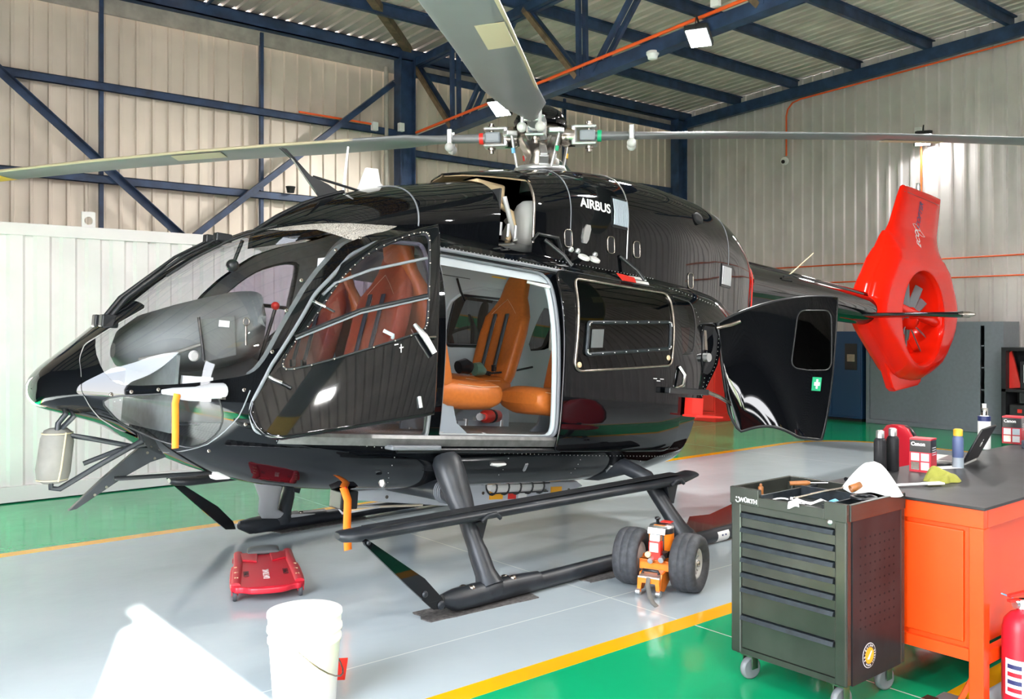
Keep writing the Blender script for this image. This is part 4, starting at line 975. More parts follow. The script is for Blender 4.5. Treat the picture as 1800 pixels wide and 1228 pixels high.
NG = 170; ga = np.linspace(-7.72, -5.12, NG); gc = np.linspace(1.44, 4.02, NG)
sdv = poly_sd(np.array([(a, c) for a in ga for c in gc]), OUTs)
hv = []
for (a, c), d in zip([(a, c) for a in ga for c in gc], sdv):
    d = -d; h = .21 if c < 2.95 else max(.055, .21 - .155 * min(1, (c - 2.95) / .45)); k = min(1, max(0, d) / (.24 if c < 3.1 else .32)); hv.append(.01 + h * math.sqrt(max(0, 1 - (1 - k) ** 2)))
hv = np.array(hv).reshape(NG, NG)
tail = None
for sg in (1, -1):
    S = grid_surf([[(ga[i], sg * hv[i, j], gc[j]) for j in range(NG)] for i in range(NG)])
    if (S.N[:, 1] * sg).mean() < 0: S.N = -S.N; S.F = [f[::-1] for f in S.F]
    S, _x = S.clip(poly_sd(S.V[:, [0, 2]], OUTs) + .008); rr = np.hypot(S.V[:, 0] - FC[0], S.V[:, 2] - FC[1]); _x, S = S.clip(rr - FCR)
    if tail is None: tail = S
    else: tail = tail.join(S)
tl = tail.obj('tail_fin', 'red_paint', HELI, 'glossy red tail fin with a round shrouded fan')
rim = []
for k in range(48):
    t = 2 * math.pi * k / 48; rim.append((math.cos(t), math.sin(t)))
obj('duct', MB().loft([[FH(FC[0] + r_ * x, b, FC[1] + r_ * z) for x, z in rim] for b, r_ in ((.223, FCR + .012), (.20, FCR - .015), (.16, FCR - .03), (0, FCR - .035), (-.16, FCR - .03), (-.20, FCR - .015), (-.223, FCR + .012))], False), 'red_paint', tl)
ep_ = densify(OUTs, .05); rings = []
for i, (a, c) in enumerate(ep_):
    p0, p1 = ep_[i - 1], ep_[(i + 1) % len(ep_)]; tn = Vector((p1[0] - p0[0], p1[1] - p0[1])).normalized(); nn = Vector((tn.y, -tn.x))
    if poly_sd(np.array([[a + nn.x * .02, c + nn.y * .02]]), OUTs)[0] < 0: nn = -nn
    ai, ci = a - nn.x * .016, c - nn.y * .016; h = .21 if ci < 2.95 else max(.055, .21 - .155 * min(1, (ci - 2.95) / .45)); k = .016 / (.24 if ci < 3.1 else .32); hb = .008 + h * math.sqrt(1 - (1 - k) ** 2)
    rings.append([FH(ai + nn.x * .022 * math.cos(t), hb * math.sin(t), ci + nn.y * .022 * math.cos(t)) for t in np.linspace(-math.pi / 2, math.pi / 2, 9)])
mbr = MB(); nr = len(rings)
mbr.add([p for r_ in rings for p in r_], [(i * 9 + k, i * 9 + k + 1, ((i + 1) % nr) * 9 + k + 1, ((i + 1) % nr) * 9 + k) for i in range(nr) for k in range(8)], True)
obj('fin_edge', mbr, 'red_paint', tl)
obj('fan_hub', MB().lathe([(.10, -.14), (.14, -.10), (.15, .0), (.14, .08), (.10, .12), (.03, .14)], FH(FC[0], 0, FC[1]), (0, 1, 0), 24), 'red_paint', tl)
for k in range(10):
    t = R(12 + 36 * k + (6 if k % 2 else -6)); dx, dz = math.cos(t), math.sin(t); rows = []
    for r_, hw in ((.12, .045), (.2, .055), (.4, .058), (.545, .055)):
        ring = []
        for q in np.linspace(0, 2 * math.pi, 10, endpoint=False):
            u_ = hw * math.cos(q); w_ = .008 * math.sin(q); al = R(38)
            ring.append(FH(FC[0] + dx * r_ - dz * u_ * math.cos(al), u_ * math.sin(al) + w_, FC[1] + dz * r_ + dx * u_ * math.cos(al)))
        rows.append(ring)
    obj('fan_blade', MB().loft(rows), 'fan_grey', tl)
for dz in (.05,): obj('fan_strut', MB().tube([FH(FC[0] + FCR, .12, FC[1] + .1), FH(FC[0] - .10, .12, FC[1] + .03), FH(FC[0] - FCR + .02, .12, FC[1] + .0)], [.05, .05, .055], 12, flat=1.2), 'red_paint', tl)
obj('fan_strut', MB().tube([FH(FC[0] + .05, -.1, FC[1] - .1), FH(FC[0] - .42, -.1, FC[1] - .42)], .03, 10), 'red_paint', tl)
# ventral fin
VF = [(-5.72, 1.78), (-6.02, 1.38), (-6.10, 1.345), (-6.72, 1.45), (-6.80, 1.50), (-6.86, 1.70), (-6.5, 1.6)]
obj('ventral_fin', MB().prism(VF, lambda a, c: FH(a, -.05, c), lambda a, c: FH(a, .05, c)), 'red_paint', tl, bevel=.02)
def fin_b(a, c):                                         # half thickness of the fin skin
    fi = (a - ga[0]) / (ga[1] - ga[0]); fj = (c - gc[0]) / (gc[1] - gc[0]); i0 = int(min(max(fi, 0), NG - 2)); j0 = int(min(max(fj, 0), NG - 2)); u_, v_ = fi - i0, fj - j0
    return hv[i0, j0] * (1 - u_) * (1 - v_) + hv[i0 + 1, j0] * u_ * (1 - v_) + hv[i0, j0 + 1] * (1 - u_) * v_ + hv[i0 + 1, j0 + 1] * u_ * v_
tx, ty = Vector((-.29, .957)), Vector((.957, .29))       # reading upwards along the raked fin
for word, mn, a0, c0, ln in (('ECO', 'white', -6.43, 3.315, .235), ('COPTER', 'navy', -6.525, 3.635, .365)):
    me_ = text_mesh(word, .135, .002, .18); xs_ = [v_.co.x for v_ in me_.vertices]; k_ = ln / (max(xs_) - min(xs_)); x0 = (max(xs_) + min(xs_)) / 2
    me_.materials.clear(); me_.materials.append(M(mn))
    for v_ in me_.vertices:
        a_ = a0 + tx.x * (v_.co.x - x0) * k_ + ty.x * v_.co.y; c_ = c0 + tx.y * (v_.co.x - x0) * k_ + ty.y * v_.co.y; v_.co = Vector(FH(a_, fin_b(a_, c_) + .004 + v_.co.z, c_))
    link('lettering', me_, tl)
for sg in (1, -1):
    L0 = [(-6.40 - sg * (-.06 + .23 * t) + (.0 if sg > 0 else .0), 3.43 - sg * (.0 + .06 * t) + .03 * math.sin(math.pi * t)) for t in np.linspace(0, 1, 9)] + [(-6.40 - sg * (-.06 + .23 * t), 3.43 - sg * (.0 + .06 * t) - .03 * math.sin(math.pi * t)) for t in np.linspace(1, 0, 9)][1:-1]
    obj('leaf_outline', MB().tube([FH(a_ - .10, fin_b(a_ - .10, c_) + .004, c_) for a_, c_ in L0], .0025, 5, closed=True), 'white', tl)
obj('fin_light', MB().lathe([(.03, 0), (.03, .05), (.02, .09), (.03, .10)], FH(-6.60, 0, 3.97), (0, 0, 1), 10), 'alu', tl)
obj('fin_cap_seam', MB().tube([FH(a, fin_b(a, 3.87) + .001, 3.87) for a in np.linspace(-6.12, -7.19, 12)], .003, 5), 'panel_grey', tl)

# ---- landing gear
GY = 1.25
for sg in (1, -1):
    y = sg * GY
    sk = obj('skid', MB().tube([(1.90, y, .075), (1.82, y, .06), (1.6, y, .058), (0, y, .058), (-1.40, y, .058), (-1.47, y, .07)], [.035, .05, .05, .05, .05, .04], 14), 'gear_black', HELI, label='black landing skid tube resting on rubber mats')
    wbn = obj('white_band', MB().tube([(-.56, y, .056), (-.70, y, .056)], .0515, 14), 'white', sk)
    for xx in (-.61, -.65): obj('band_rivet', MB().lathe([(.007, 0), (.007, .004)], (xx, y + sg * .05, .062), (0, sg, 0), 8), 'navy', wbn)
    obj('skid_shoe', MB().tube([(1.95, y, .095), (1.86, y, .076), (1.70, y, .074), (1.45, y, .072), (1.22, y, .064)], [.03, .062, .066, .064, .056], 14), 'gear_black', sk)
    for x in (1.78, 1.47, 1.75, 1.44): obj('skid_bolt', MB().lathe([(.022, 0), (.022, .018), (.012, .024)], (x, y + (.02 if x in (1.75, 1.44) else -.02), .115), (0, 0, 1), 10), 'steel', sk)
    df = obj('deflector_bar', MB().prism([(1.96, .06), (1.98, .12), (2.10, .25), (2.46, .515), (2.48, .505), (2.47, .485), (2.20, .22), (2.04, .07)], lambda x, z: (x, y + sg * .030, z), lambda x, z: (x, y + sg * .05, z)), 'black_paint', sk, label='flat black deflector bar raking up from the skid tip')
    for x, z, r_ in ((1.99, .085, .024), (2.10, .165, .018), (2.455, .497, .012)): obj('deflector_screw', MB().lathe([(r_, 0), (r_, .006), (r_ * .6, .010)], (x, y + sg * .05, z), (0, sg, 0), 12), 'gear_black', df)
    # struts
    for x, nm in ((1.60, 'front'), (-.22, 'rear')):
        yt, zt = (.62, .42) if nm == 'rear' else (.88, .78)
        if nm == 'front':
            p0 = Vector((1.60, y, .10)); p1 = Vector((1.62, sg * .86, .80)); d = (p1 - p0)
            s_ = obj('strut', MB().tube([p0, p0 + d * .10, p0 + d * .26, p0 + d * .30, p0 + d * .62], [.085, .062, .058, .052, .050], 16), 'gear_black', HELI)
            obj('strut_fairing', MB().tube([p0 + d * .56, p0 + d * .66, p0 + d * .86, p0 + d * .97, p0 + d * 1.02], [.072, .085, .10, .098, .07], 16, flat=.8, up=(0, 1, 0)), 'gear_black', s_)
            obj('cross_tube', MB().tube([p0 + d * .52, (1.58, sg * .98, .535), (1.55, sg * .82, .575), (1.52, sg * .55, .565), (1.52, 0, .55)], [.055, .062, .065, .065, .065], 14), 'gear_black', s_)
            for q in range(4): obj('cross_tube_ring', MB().tube([(1.545, sg * (.80 - .018 * q), .575), (1.545, sg * (.792 - .018 * q), .575)], .076, 14), 'seal', s_)
        else:
            p0 = Vector((-.22, y, .10)); p1 = Vector((-.14, sg * .97, .50))
            s_ = obj('strut', MB().tube([p0, p0 + (p1 - p0) * .15, p0 + (p1 - p0) * .40, p1, (-.10, sg * .80, .56), (-.08, sg * .55, .50), (-.08, 0, .46)], [.085, .062, .054, .054, .06, .072, .072], 14), 'gear_black', HELI)
        obj('strut_saddle', MB().tube([(p0.x - .10, y, .075), (p0.x, y, .085), (p0.x + .10, y, .075)], [.052, .075, .052], 14), 'gear_black', s_)
        obj('step_bracket', MB().prism([(x - .10, .455), (x + .02, .44), (x + .0, .33), (x - .05, .31)], lambda a, z: (a, sg * 1.05, z), lambda a, z: (a, sg * 1.12, z)), 'gear_black', s_, bevel=.006)
    # long step board
    ring = lambda x, w, h, z: [(x, sg * 1.12 + w * math.cos(t), z + h * math.sin(t) * (1 if math.sin(t) < 0 else .7)) for t in np.linspace(0, 2 * math.pi, 16, endpoint=False)]
    stp = obj('step_board', MB().loft([ring(2.53, .03, .02, .515), ring(2.50, .07, .035, .51), ring(2.40, .085, .042, .505), ring(1.6, .085, .042, .50), ring(0, .085, .042, .49), ring(-.30, .085, .042, .49), ring(-.46, .08, .03, .51)]), 'gear_black', HELI, label='long black boarding step above the skid')
    obj('tread_strip', MB().bb((2.35, sg * 1.12 - .05, .528), (-.28, sg * 1.12 + .05, .532)), 'black_matte', stp)
    for x in (1.55, -.20): obj('step_clamp', MB().tube([(x + .07, sg * 1.205, .47), (x + .03, sg * 1.215, .50), (x - .03, sg * 1.215, .50), (x - .07, sg * 1.205, .47)], .014, 6), 'gear_black', stp)
# front grey fairing leg on the far side
obj('gear_fairing', MB().loft([[Vector((x - .10 + w * math.cos(t), y + .03 * math.sin(t), z)) for t in np.linspace(0, 2 * math.pi, 12, endpoint=False)] for x, y, z, w in ((2.10, -.70, .62, .17), (2.03, -.80, .48, .12), (1.95, -.95, .34, .085), (1.88, -1.12, .20, .08), (1.78, -1.20, .13, .11), (1.55, -1.22, .10, .17))]), 'sock_grey', HELI)

# ---- belly equipment beam with placards, caged light, cables
bm_ = obj('belly_beam', MB().prism([(1.74, .30), (1.75, .36), (1.0, .375), (-.40, .375), (-.47, .335), (-.20, .26), (.3, .205), (.6, .205), (1.0, .235)], lambda a, c: FH(a, -.10, c), lambda a, c: FH(a, .12, c)), 'beam_grey', HELI, bevel=.008, label='light grey equipment beam slung under the belly')
for a, w, c, h, m in ((.47, .13, .29, .06, 'label_amber'), (.31, .08, .285, .055, 'red_bright'), (.20, .08, .29, .055, 'white'), (-.16, .12, .315, .045, 'label_amber')):
    obj('placard', MB().bb((a + w / 2, .120, c - h / 2), (a - w / 2, .125, c + h / 2)), m, bm_, fn=FH)
for a in (1.45, .9, .60, .10, -.04, -.30): obj('beam_bolt', MB().lathe([(.012, 0), (.012, .006)], FH(a, .12, .31), (0, 1, 0), 8), 'steel', bm_)
cg = obj('caged_light', MB().tube([FH(.60, .19, .365), FH(.54, .19, .365), FH(.12, .19, .365), FH(.06, .19, .365)], [.03, .052, .052, .03], 14), 'white', HELI, label='white lamp tube in a black wire cage under the belly')
for a in (.58, .46, .34, .22, .10): obj('cage_ring', MB().tube([FH(a, .19 + .06 * math.cos(t), .365 + .06 * math.sin(t)) for t in np.linspace(0, 2 * math.pi, 14, endpoint=False)], .007, 6, closed=True), 'black_satin', cg)
for t in (.4, 1.5, -.8): obj('cage_rod', MB().tube([FH(a, .19 + .06 * math.cos(t), .365 + .06 * math.sin(t)) for a in (.62, .30, .04)], .005, 6), 'black_satin', cg)
for k in range(3): obj('cable', MB().tube([FH(1.75 + .02 * k, .10, .35), FH(1.86, .12 + .03 * k, .30), FH(1.80 - .05 * k, .14, .22 + .02 * k), FH(1.5, .13, .25), FH(1.15, .125, .245)], .009, 6), ('sock_grey', 'cream', 'weight_grey')[k], bm_)
bx_ = obj('belly_box', MB().bb((2.02, .33, .30), (1.90, .47, .41)), 'black_satin', HELI, fn=FH, bevel=.008)
obj('belly_drain', MB().lathe([(.02, 0), (.02, .03), (.01, .04)], FH(1.9, .7, .50), (0, .6, -.8), 10), 'alu', HELI)
for a, c in ((.8, .60), (-.1, .57), (-.35, .58)): obj('belly_latch', MB().bar(bp(a, c, .004), bp(a - .02, c - .05, .006), .02, .012, (0, 1, 0)), 'alu', HELI)
obj('position_light', MB().tube([bp(1.12, .60, .004), bp(1.06, .595, .006), bp(1.0, .60, .004)], [.015, .022, .015], 10, flat=.6), 'white', HELI)
obj('lower_fitting', MB().bb((1.98, .60, .70), (1.62, .90, .73)), 'seal', HELI, fn=FH, bevel=.01)

# ---- nose: wire cutter, tubular pod frame with covered searchlight, wipers, pitot
def hp(px): return px
pod = obj('pod_frame', MB().tube([(3.47, .10, 1.16), (3.57, .10, 1.06), (3.56, .10, 1.03), (3.40, .11, .99), (3.22, .13, .94)], .014, 8).tube([(3.52, .10, 1.17), (3.585, .10, 1.09), (3.62, .10, .80), (3.62, .10, .755), (3.58, .10, .745), (3.40, .13, .85), (3.17, .17, .975)], .015, 8).tube([(3.45, .06, .86), (3.28, .09, .92), (3.06, .13, .955)], .013, 8), 'gear_black', HELI, label='black tubular frame carrying the covered pod below the nose')
obj('searchlight_pod', MB().tube([(3.575, .06, 1.06), (3.575, .06, 1.045), (3.58, .06, 1.00), (3.60, .06, .84), (3.605, .06, .79), (3.605, .06, .775)], [.045, .068, .082, .085, .075, .045], 16), 'cover_grey', pod)
obj('pod_strap', MB().tube([(3.555, .130, 1.04), (3.565, .142, .99), (3.585, .146, .85), (3.595, .136, .79)], .005, 6), 'blade_tan', pod)
for z_ in (1.035, .795): obj('pod_strap', MB().tube([(3.577 + (1.05 - z_) * .11 + .075 * math.cos(t), .06 + .075 * math.sin(t), z_) for t in np.linspace(0, 2 * math.pi, 16, endpoint=False)], .004, 5, closed=True), 'blade_tan', pod)
lc = obj('lower_wire_cutter', MB().prism([(3.16, .925), (2.99, .90), (2.97, .865), (3.10, .835), (3.24, .77), (3.49, .625), (3.53, .62), (3.36, .77)], lambda x, z: (x, .05, z), lambda x, z: (x, .085, z)), 'gear_black', HELI, bevel=.004)
obj('cutter_strut', MB().tube([(3.30, .085, .765), (2.72, .14, .745)], .012, 8), 'black_satin', lc)
for x, z in ((3.40, .69), (3.34, .725), (3.28, .77), (3.12, .89), (3.03, .885), (3.08, .855)): obj('cutter_rivet', MB().lathe([(.008, 0), (.008, .004)], (x, .085, z), (0, 1, 0), 8), 'steel', lc)
obj('nose_hinge', MB().tube([FH(3.08, .12, .70), FH(2.98, .16, .655), FH(2.86, .2, .60)], .014, 6), 'steel', HELI)
obj('underside_mirror', MB().prism([(2.79, .80), (2.64, .77), (2.66, .70), (2.76, .705)], lambda x, z: (x, .08, z), lambda x, z: (x, .16, z)), 'white', HELI, bevel=.012)
for sg in (1, -1):
    wz = lambda a: interp(BODY, a)[1] + .03
    wp_ = obj('wiper_arm', MB().tube([FH(3.32, sg * .05, wz(3.32) - .02), FH(3.24, sg * .05, wz(3.24) + .025), FH(2.95, sg * .06, wz(2.95) + .03), FH(2.72, sg * .07, wz(2.72) + .02)], [.014, .015, .009, .008], 8), 'black_satin', HELI)
    obj('wiper_blade', MB().tube([FH(a, sg * .10, wz(a) - .018) for a in (3.05, 2.9, 2.7, 2.5, 2.36)], .007, 6), 'black_matte', wp_)
    obj('wiper_hub', MB().bb((3.37, sg * .03, wz(3.34) - .05), (3.28, sg * .09, wz(3.34) + .02)), 'black_satin', wp_, fn=FH, bevel=.008)
    obj('wiper_head', MB().bb((2.78, sg * .045, wz(2.75) - .0), (2.68, sg * .10, wz(2.75) + .05)), 'black_satin', wp_, fn=FH, bevel=.008)
obj('pitot_mount', MB().bb((2.935, .69, .945), (2.955, .75, 1.02)), 'steel', HELI, fn=FH)
obj('nose_screw', MB().lathe([(.008, 0), (.008, .004)], FH(3.45, .38, .95), (.5, 1, 0), 8), 'steel', HELI)

# ---- interior: instrument console, seats, panels
rows = []
for a, w, c0, c1 in ((3.27, .04, 1.12, 1.20), (3.22, .16, 1.07, 1.29), (3.10, .30, 1.05, 1.38), (2.90, .40, 1.06, 1.46), (2.70, .45, 1.10, 1.53), (2.60, .46, 1.14, 1.56), (2.55, .45, 1.20, 1.575)):
    ring = []
    for t in np.linspace(0, 2 * math.pi, 28, endpoint=False):
        x, z = math.cos(t), math.sin(t); n = 2.6; ring.append(FH(a - (.10 * (1 - z) if a < 2.6 else 0) * -1, w * math.copysign(abs(x) ** (2 / n), x), (c0 + c1) / 2 + (c1 - c0) / 2 * math.copysign(abs(z) ** (2 / n), z)))
    rows.append(ring)
con = obj('instrument_console', MB().loft(rows), 'panel_grey', HELI, label='grey instrument console behind the windshield')
obj('console_hatch', MB().prism([(2.98, 1.36), (2.78, 1.40), (2.75, 1.18), (2.93, 1.13)], lambda a, c: FH(a, .425, c), lambda a, c: FH(a, .44, c)), 'panel_grey', con, bevel=.004)
obj('console_lever', MB().tube([FH(2.99, .45, 1.37), FH(2.955, .45, 1.22), FH(2.94, .45, 1.14)], .009, 6), 'black_satin', con)
obj('console_trim', MB().tube([FH(3.20, .22, 1.12), FH(3.06, .36, 1.17), FH(2.92, .43, 1.24)], .010, 6), 'cover_grey', con)
obj('console_placard', MB().bb((2.87, .441, 1.33), (2.81, .444, 1.365)), 'paper', con, fn=FH); obj('console_gauge', MB().lathe([(.03, 0), (.03, .006), (.02, .01)], FH(2.985, .42, 1.16), (0, 1, 0), 14), 'weight_grey', con)
obj('keyring', MB().tube([FH(2.72 + .018 * math.cos(t), .46, 1.37 + .022 * math.sin(t)) for t in np.linspace(0, 2 * math.pi, 12, endpoint=False)], .004, 5, closed=True).tube([FH(2.72, .46, 1.345), FH(2.715, .46, 1.28), FH(2.71, .46, 1.24)], .007, 6), 'steel', con)
obj('pedestal', MB().prism([(3.0, .78), (3.0, 1.14), (2.6, 1.22), (2.2, 1.05), (2.2, .78)], lambda a, c: FH(a, -.12, c), lambda a, c: FH(a, .12, c)), 'panel_grey', con, bevel=.01)
obj('footwell_wall', MB().prism([(-.35, .74), (.40, .74), (.40, 1.16), (-.35, 1.16)], lambda b, c: FH(3.05, b, c), lambda b, c: FH(3.07, b, c)), 'lining_dark', con)
obj('footwell_pocket', MB().tube([FH(3.04, y_, c_) for y_, c_ in ((.10, .82), (.34, .82), (.34, 1.02), (.10, 1.02))], .008, 6, closed=True), 'seal', con)
obj('document_card', MB().bb((3.02, .36, .92), (2.90, .50, 1.05)), 'paper', con, fn=FH)
obj('compass', MB().ball(FH(2.63, .02, 1.72), .04, 12).cyl(FH(2.63, .02, 1.72), FH(2.58, .02, 1.88), .012, 8), 'black_satin', HELI)
obj('sun_visor', MB().bb((2.25, .36, 1.55), (2.235, .45, 1.80)), 'paper', HELI, fn=FH)
obj('throttle_lever', MB().cyl(FH(2.32, -.15, 1.15), FH(2.24, -.15, 1.50), .012, 8), 'black_satin', HELI); obj('lever_knob', MB().ball(FH(2.24, -.15, 1.52), .028, 12), 'red_bright', HELI)

def seat_back(t, f, w0, h, tilt, mname, wt=.30):
    """tall leather backrest: f maps (fwd, side, up) -> local"""
    rows = []
    for k, (z, w, th) in enumerate(((.0, .92, .055), (.06, 1.0, .065), (.25, 1.04, .07), (.45, 1.06, .07), (.60, 1.0, .065), (.70, .82, .06), (.78, .62, .058), (.90, .55, .055), (.97, .46, .05), (1.0, .34, .03))):
        ring = []
        for q in np.linspace(0, 2 * math.pi, 28, endpoint=False):
            x, y = math.cos(q), math.sin(q); n = 3.0
            sx = w0 / 2 * w * math.copysign(abs(x) ** (2 / n), x); sy = th * math.copysign(abs(y) ** (2 / n), y)
            sy += .035 * (abs(x) ** 2) * (1 if y > 0 else 0) * (1 if z < .65 else 0)             # side bolsters
            ring.append(f(sy - tilt * z * h, sx, z * h))
        rows.append(ring)
    b = obj('backrest', MB().loft(rows), mname, t)
    for sx in (-.085, .085): obj('stitch_line', MB().tube([f(.072 - tilt * z * h, sx * (1 if z < .5 else .8), z * h) for z in (.06, .2, .35, .5, .60)], .0022, 5), 'stitch', b)
    obj('stitch_line', MB().tube([f(.064 - tilt * z * h, s_, z * h) for s_, z in ((-.15, .62), (-.07, .70), (0, .76), (.07, .70), (.15, .62))], .002, 5), 'stitch', b)
    return b
def seat(a, b, c, sgn, mname, h=.98, w=.46, tilt=.28, belts=True, frame=True, label=None, pan=True):
    """sgn +1 faces the nose, -1 faces aft; (a,b,c) = foot of the backrest on the pan"""
    def f(x, y, z): return FH(a + sgn * x, b + y, c + z)
    t = bpy.data.objects.new('cabin_seat' if frame else 'pilot_seat', None); COL.objects.link(t); t.parent = HELI
    if label: t['label'] = label
    seat_back(t, f, w, h, tilt, mname)
    rows = []
    if pan:
        for x, z0, z1, k in ((-.02, -.12, .03, .92), (.05, -.15, .05, 1.0), (.25, -.16, .035, 1.02), (.42, -.155, .045, 1.0), (.48, -.13, .03, .96), (.505, -.08, -.0, .85)):
            rows.append([f(x, w / 2 * k * math.copysign(abs(math.cos(q)) ** .6, math.cos(q)), (z0 + z1) / 2 + (z1 - z0) / 2 * math.copysign(abs(math.sin(q)) ** .6, math.sin(q))) for q in np.linspace(0, 2 * math.pi, 28, endpoint=False)])
        p = obj('cushion', MB().loft(rows), mname, t)
        obj('stitch_line', MB().tube([f(x, y, z) for x, y, z in ((.10, w * .47, .01), (.30, w * .49, .0), (.45, w * .47, .01))], .002, 5), 'stitch', p)
    if belts:
        for s_ in (-.08, .07):
            bl = obj('harness_strap', MB().tube([f(.085 - tilt * z * h, s_ + .03 * (.62 - z), z * h) for z in (.13, .25, .4, .5, .62)], .024, 6, flat=.2, up=f(1, 0, 0) and (1, 0, 0)), 'belt', t)
            obj('buckle', MB().box(f(.085 - tilt * .12 * h, s_ + .015, .12 * h), (.03, .03, .05)), 'black_satin', bl)
    if frame:
        for s_ in (-.17, .17):
            lg = obj('leg_frame', MB().prism([(-.02, -.14), (.10, -.14), (.14, -.26), (.24, -.33), (.46, -.335), (.46, -.40), (-.06, -.40), (-.06, -.30)], lambda x, z: f(x, s_ - .012, z + .02), lambda x, z: f(x, s_ + .012, z + .02)), 'seat_metal', t, bevel=.006)
            for x in (.02, .38): obj('floor_fitting', MB().cyl(f(x, s_, -.40), f(x, s_, -.30), .02, 8), 'alu', lg)
        obj('back_post', MB().bar(f(-.03, -.17, -.15), f(-.03 - tilt * .4, -.17, .4), .03, .03).bar(f(-.03, .17, -.15), f(-.03 - tilt * .4, .17, .4), .03, .03), 'seat_metal', t)
    return t
seat(.16, -.38, 1.13, 1, 'leather', h=.90, w=.47, tilt=.26, label='tan leather cabin seat with grey harness straps')
seat(1.42, .42, 1.09, -1, 'leather', h=.92, w=.46, tilt=.36, belts=False, label='tan leather cabin seat facing aft')
seat(.12, .46, 1.07, 1, 'leather', h=.90, w=.46, tilt=.26, belts=False, label='tan leather cabin seat half hidden by the sliding door')
seat(1.45, -.35, 1.10, -1, 'leather', h=.80, w=.46, tilt=.32, belts=False)
for b_s in (.38, -.38): seat(1.86, b_s, 1.06, 1, 'leather_red', h=.86 if b_s < 0 else .92, w=.48, tilt=.22, frame=False, label='reddish leather pilot seat with dark harness')
# far cabin wall details, ceiling, handles
def fw_(a, c, o=0.): return FH(a, -(body_y(a, c) - .06 - o), c)
obj('window_surround', MB().tube([fw_(a, c, .01) for a, c in densify(smooth_poly([(.42, 1.06), (.42, 1.90), (-.44, 1.92), (-.46, 1.10)], 2), .06)], .014, 6, closed=True), 'lining', HELI)
obj('switch_panel', MB().prism([(.98, 1.60), (.98, 1.74), (.91, 1.74), (.91, 1.60)], lambda a, c: fw_(a, c, .0), lambda a, c: fw_(a, c, .012)), 'black_satin', HELI)
obj('wall_placard', MB().prism([(.10, 2.0), (.10, 2.05), (-.06, 2.05), (-.06, 2.0)], lambda a, c: fw_(a, c, .04), lambda a, c: fw_(a, c, .045)), 'yellow', HELI)
obj('ceiling_rail', MB().tube([FH(1.5, -.35, 2.03), FH(.2, -.40, 2.03)], .012, 6), 'lining_dark', HELI)
for a, b in ((1.15, .12), (.80, .02)): obj('ceiling_speaker', MB().lathe([(.055, 0), (.05, -.012)], FH(a, b, 2.085), (0, 0, 1), 16), 'lining_dark', HELI)
obj('ceiling_vent', MB().bb((1.52, .52, 1.955), (1.36, .60, 1.965)), 'black_satin', HELI, fn=FH)
obj('ceiling_panel', MB().grid([[FH(a, b, 2.075 - .22 * abs(b / .72) ** 4) for b in np.linspace(-.74, .74, 16)] for a in (1.66, .8, -.1, -1.0)]), 'lining', HELI)
obj('reading_lamp', MB().tube([fw_(.42, 1.95, .03), fw_(.36, 1.85, .08), fw_(.30, 1.78, .10)], .010, 6), 'black_satin', HELI)
obj('overhead_console', MB().bb((.58, -.68, 1.96), (.28, -.60, 2.0)), 'black_satin', HELI, fn=FH)
obj('door_hook', MB().tube([FH(.80, .66, 1.83), FH(.76, .70, 1.82), FH(.64, .76, 1.80)], .012, 8), 'white', HELI)
obj('white_frame', MB().tube([FH(a, .1, c) for a, c in ((-.02, 1.42), (-.02, 1.62), (-.22, 1.62), (-.22, 1.42))], .022, 6, closed=True), 'white', HELI)
# ================================================================== THINGS IN AND ON THE HELICOPTER
hm = HELI.matrix_basis.copy() if False else (Matrix.Translation((4.755, 5.416, 0)) @ Matrix.Rotation(R(182.52), 4, 'Z'))
def WF(a, b, c): return tuple(hm @ Vector(FH(a, b, c)))
def WH(x, y, z): return tuple(hm @ Vector((x, y, z)))
def root(name, label, cat, p, group=None):
    return thing(name, label, cat, p, 0, group)
def rel(p0): 
    o = Vector(p0); return lambda x, y, z: tuple(Vector((x, y, z)) - o)
def world_part(name, mb, m, parent, **k):
    o = Vector(parent.location); mb.v = [tuple(Vector(p) - o) for p in mb.v]; return obj(name, mb, m, parent, **k)
# pitot cover with its orange streamer
pc = root('pitot_cover', 'grey fabric pitot cover with a long orange streamer on the nose', 'cover', WF(3.0, .74, .95))
world_part('sock', MB().tube([WF(3.27, .76, .972), WF(3.22, .765, .975), WF(3.10, .75, .98), WF(3.02, .73, .985), WF(2.94, .72, .99)], [.014, .024, .030, .05, .05], 12, flat=.8), 'sock_grey', pc)
world_part('streamer', MB().tube([WF(3.205, .79, .965), WF(3.215, .80, .92), WF(3.205, .80, .82), WF(3.195, .80, .70)], .020, 6, flat=.12, up=(0, 1, 0)), 'strap_orange', pc)
rb_ = root('warning_streamer', 'bright orange streamer hanging from the belly box', 'streamer', WF(1.98, .47, .30))
world_part('ribbon', MB().tube([WF(2.02, .48, .44), WF(1.985, .485, .36), WF(1.975, .485, .20), WF(1.955, .485, .06)], .030, 6, flat=.10, up=(0, 1, 0)), 'strap_orange', rb_)
world_part('tab', MB().tube([WF(2.05, .47, .47), WF(2.0, .475, .43)], .02, 6, flat=.3), 'red_bright', rb_)
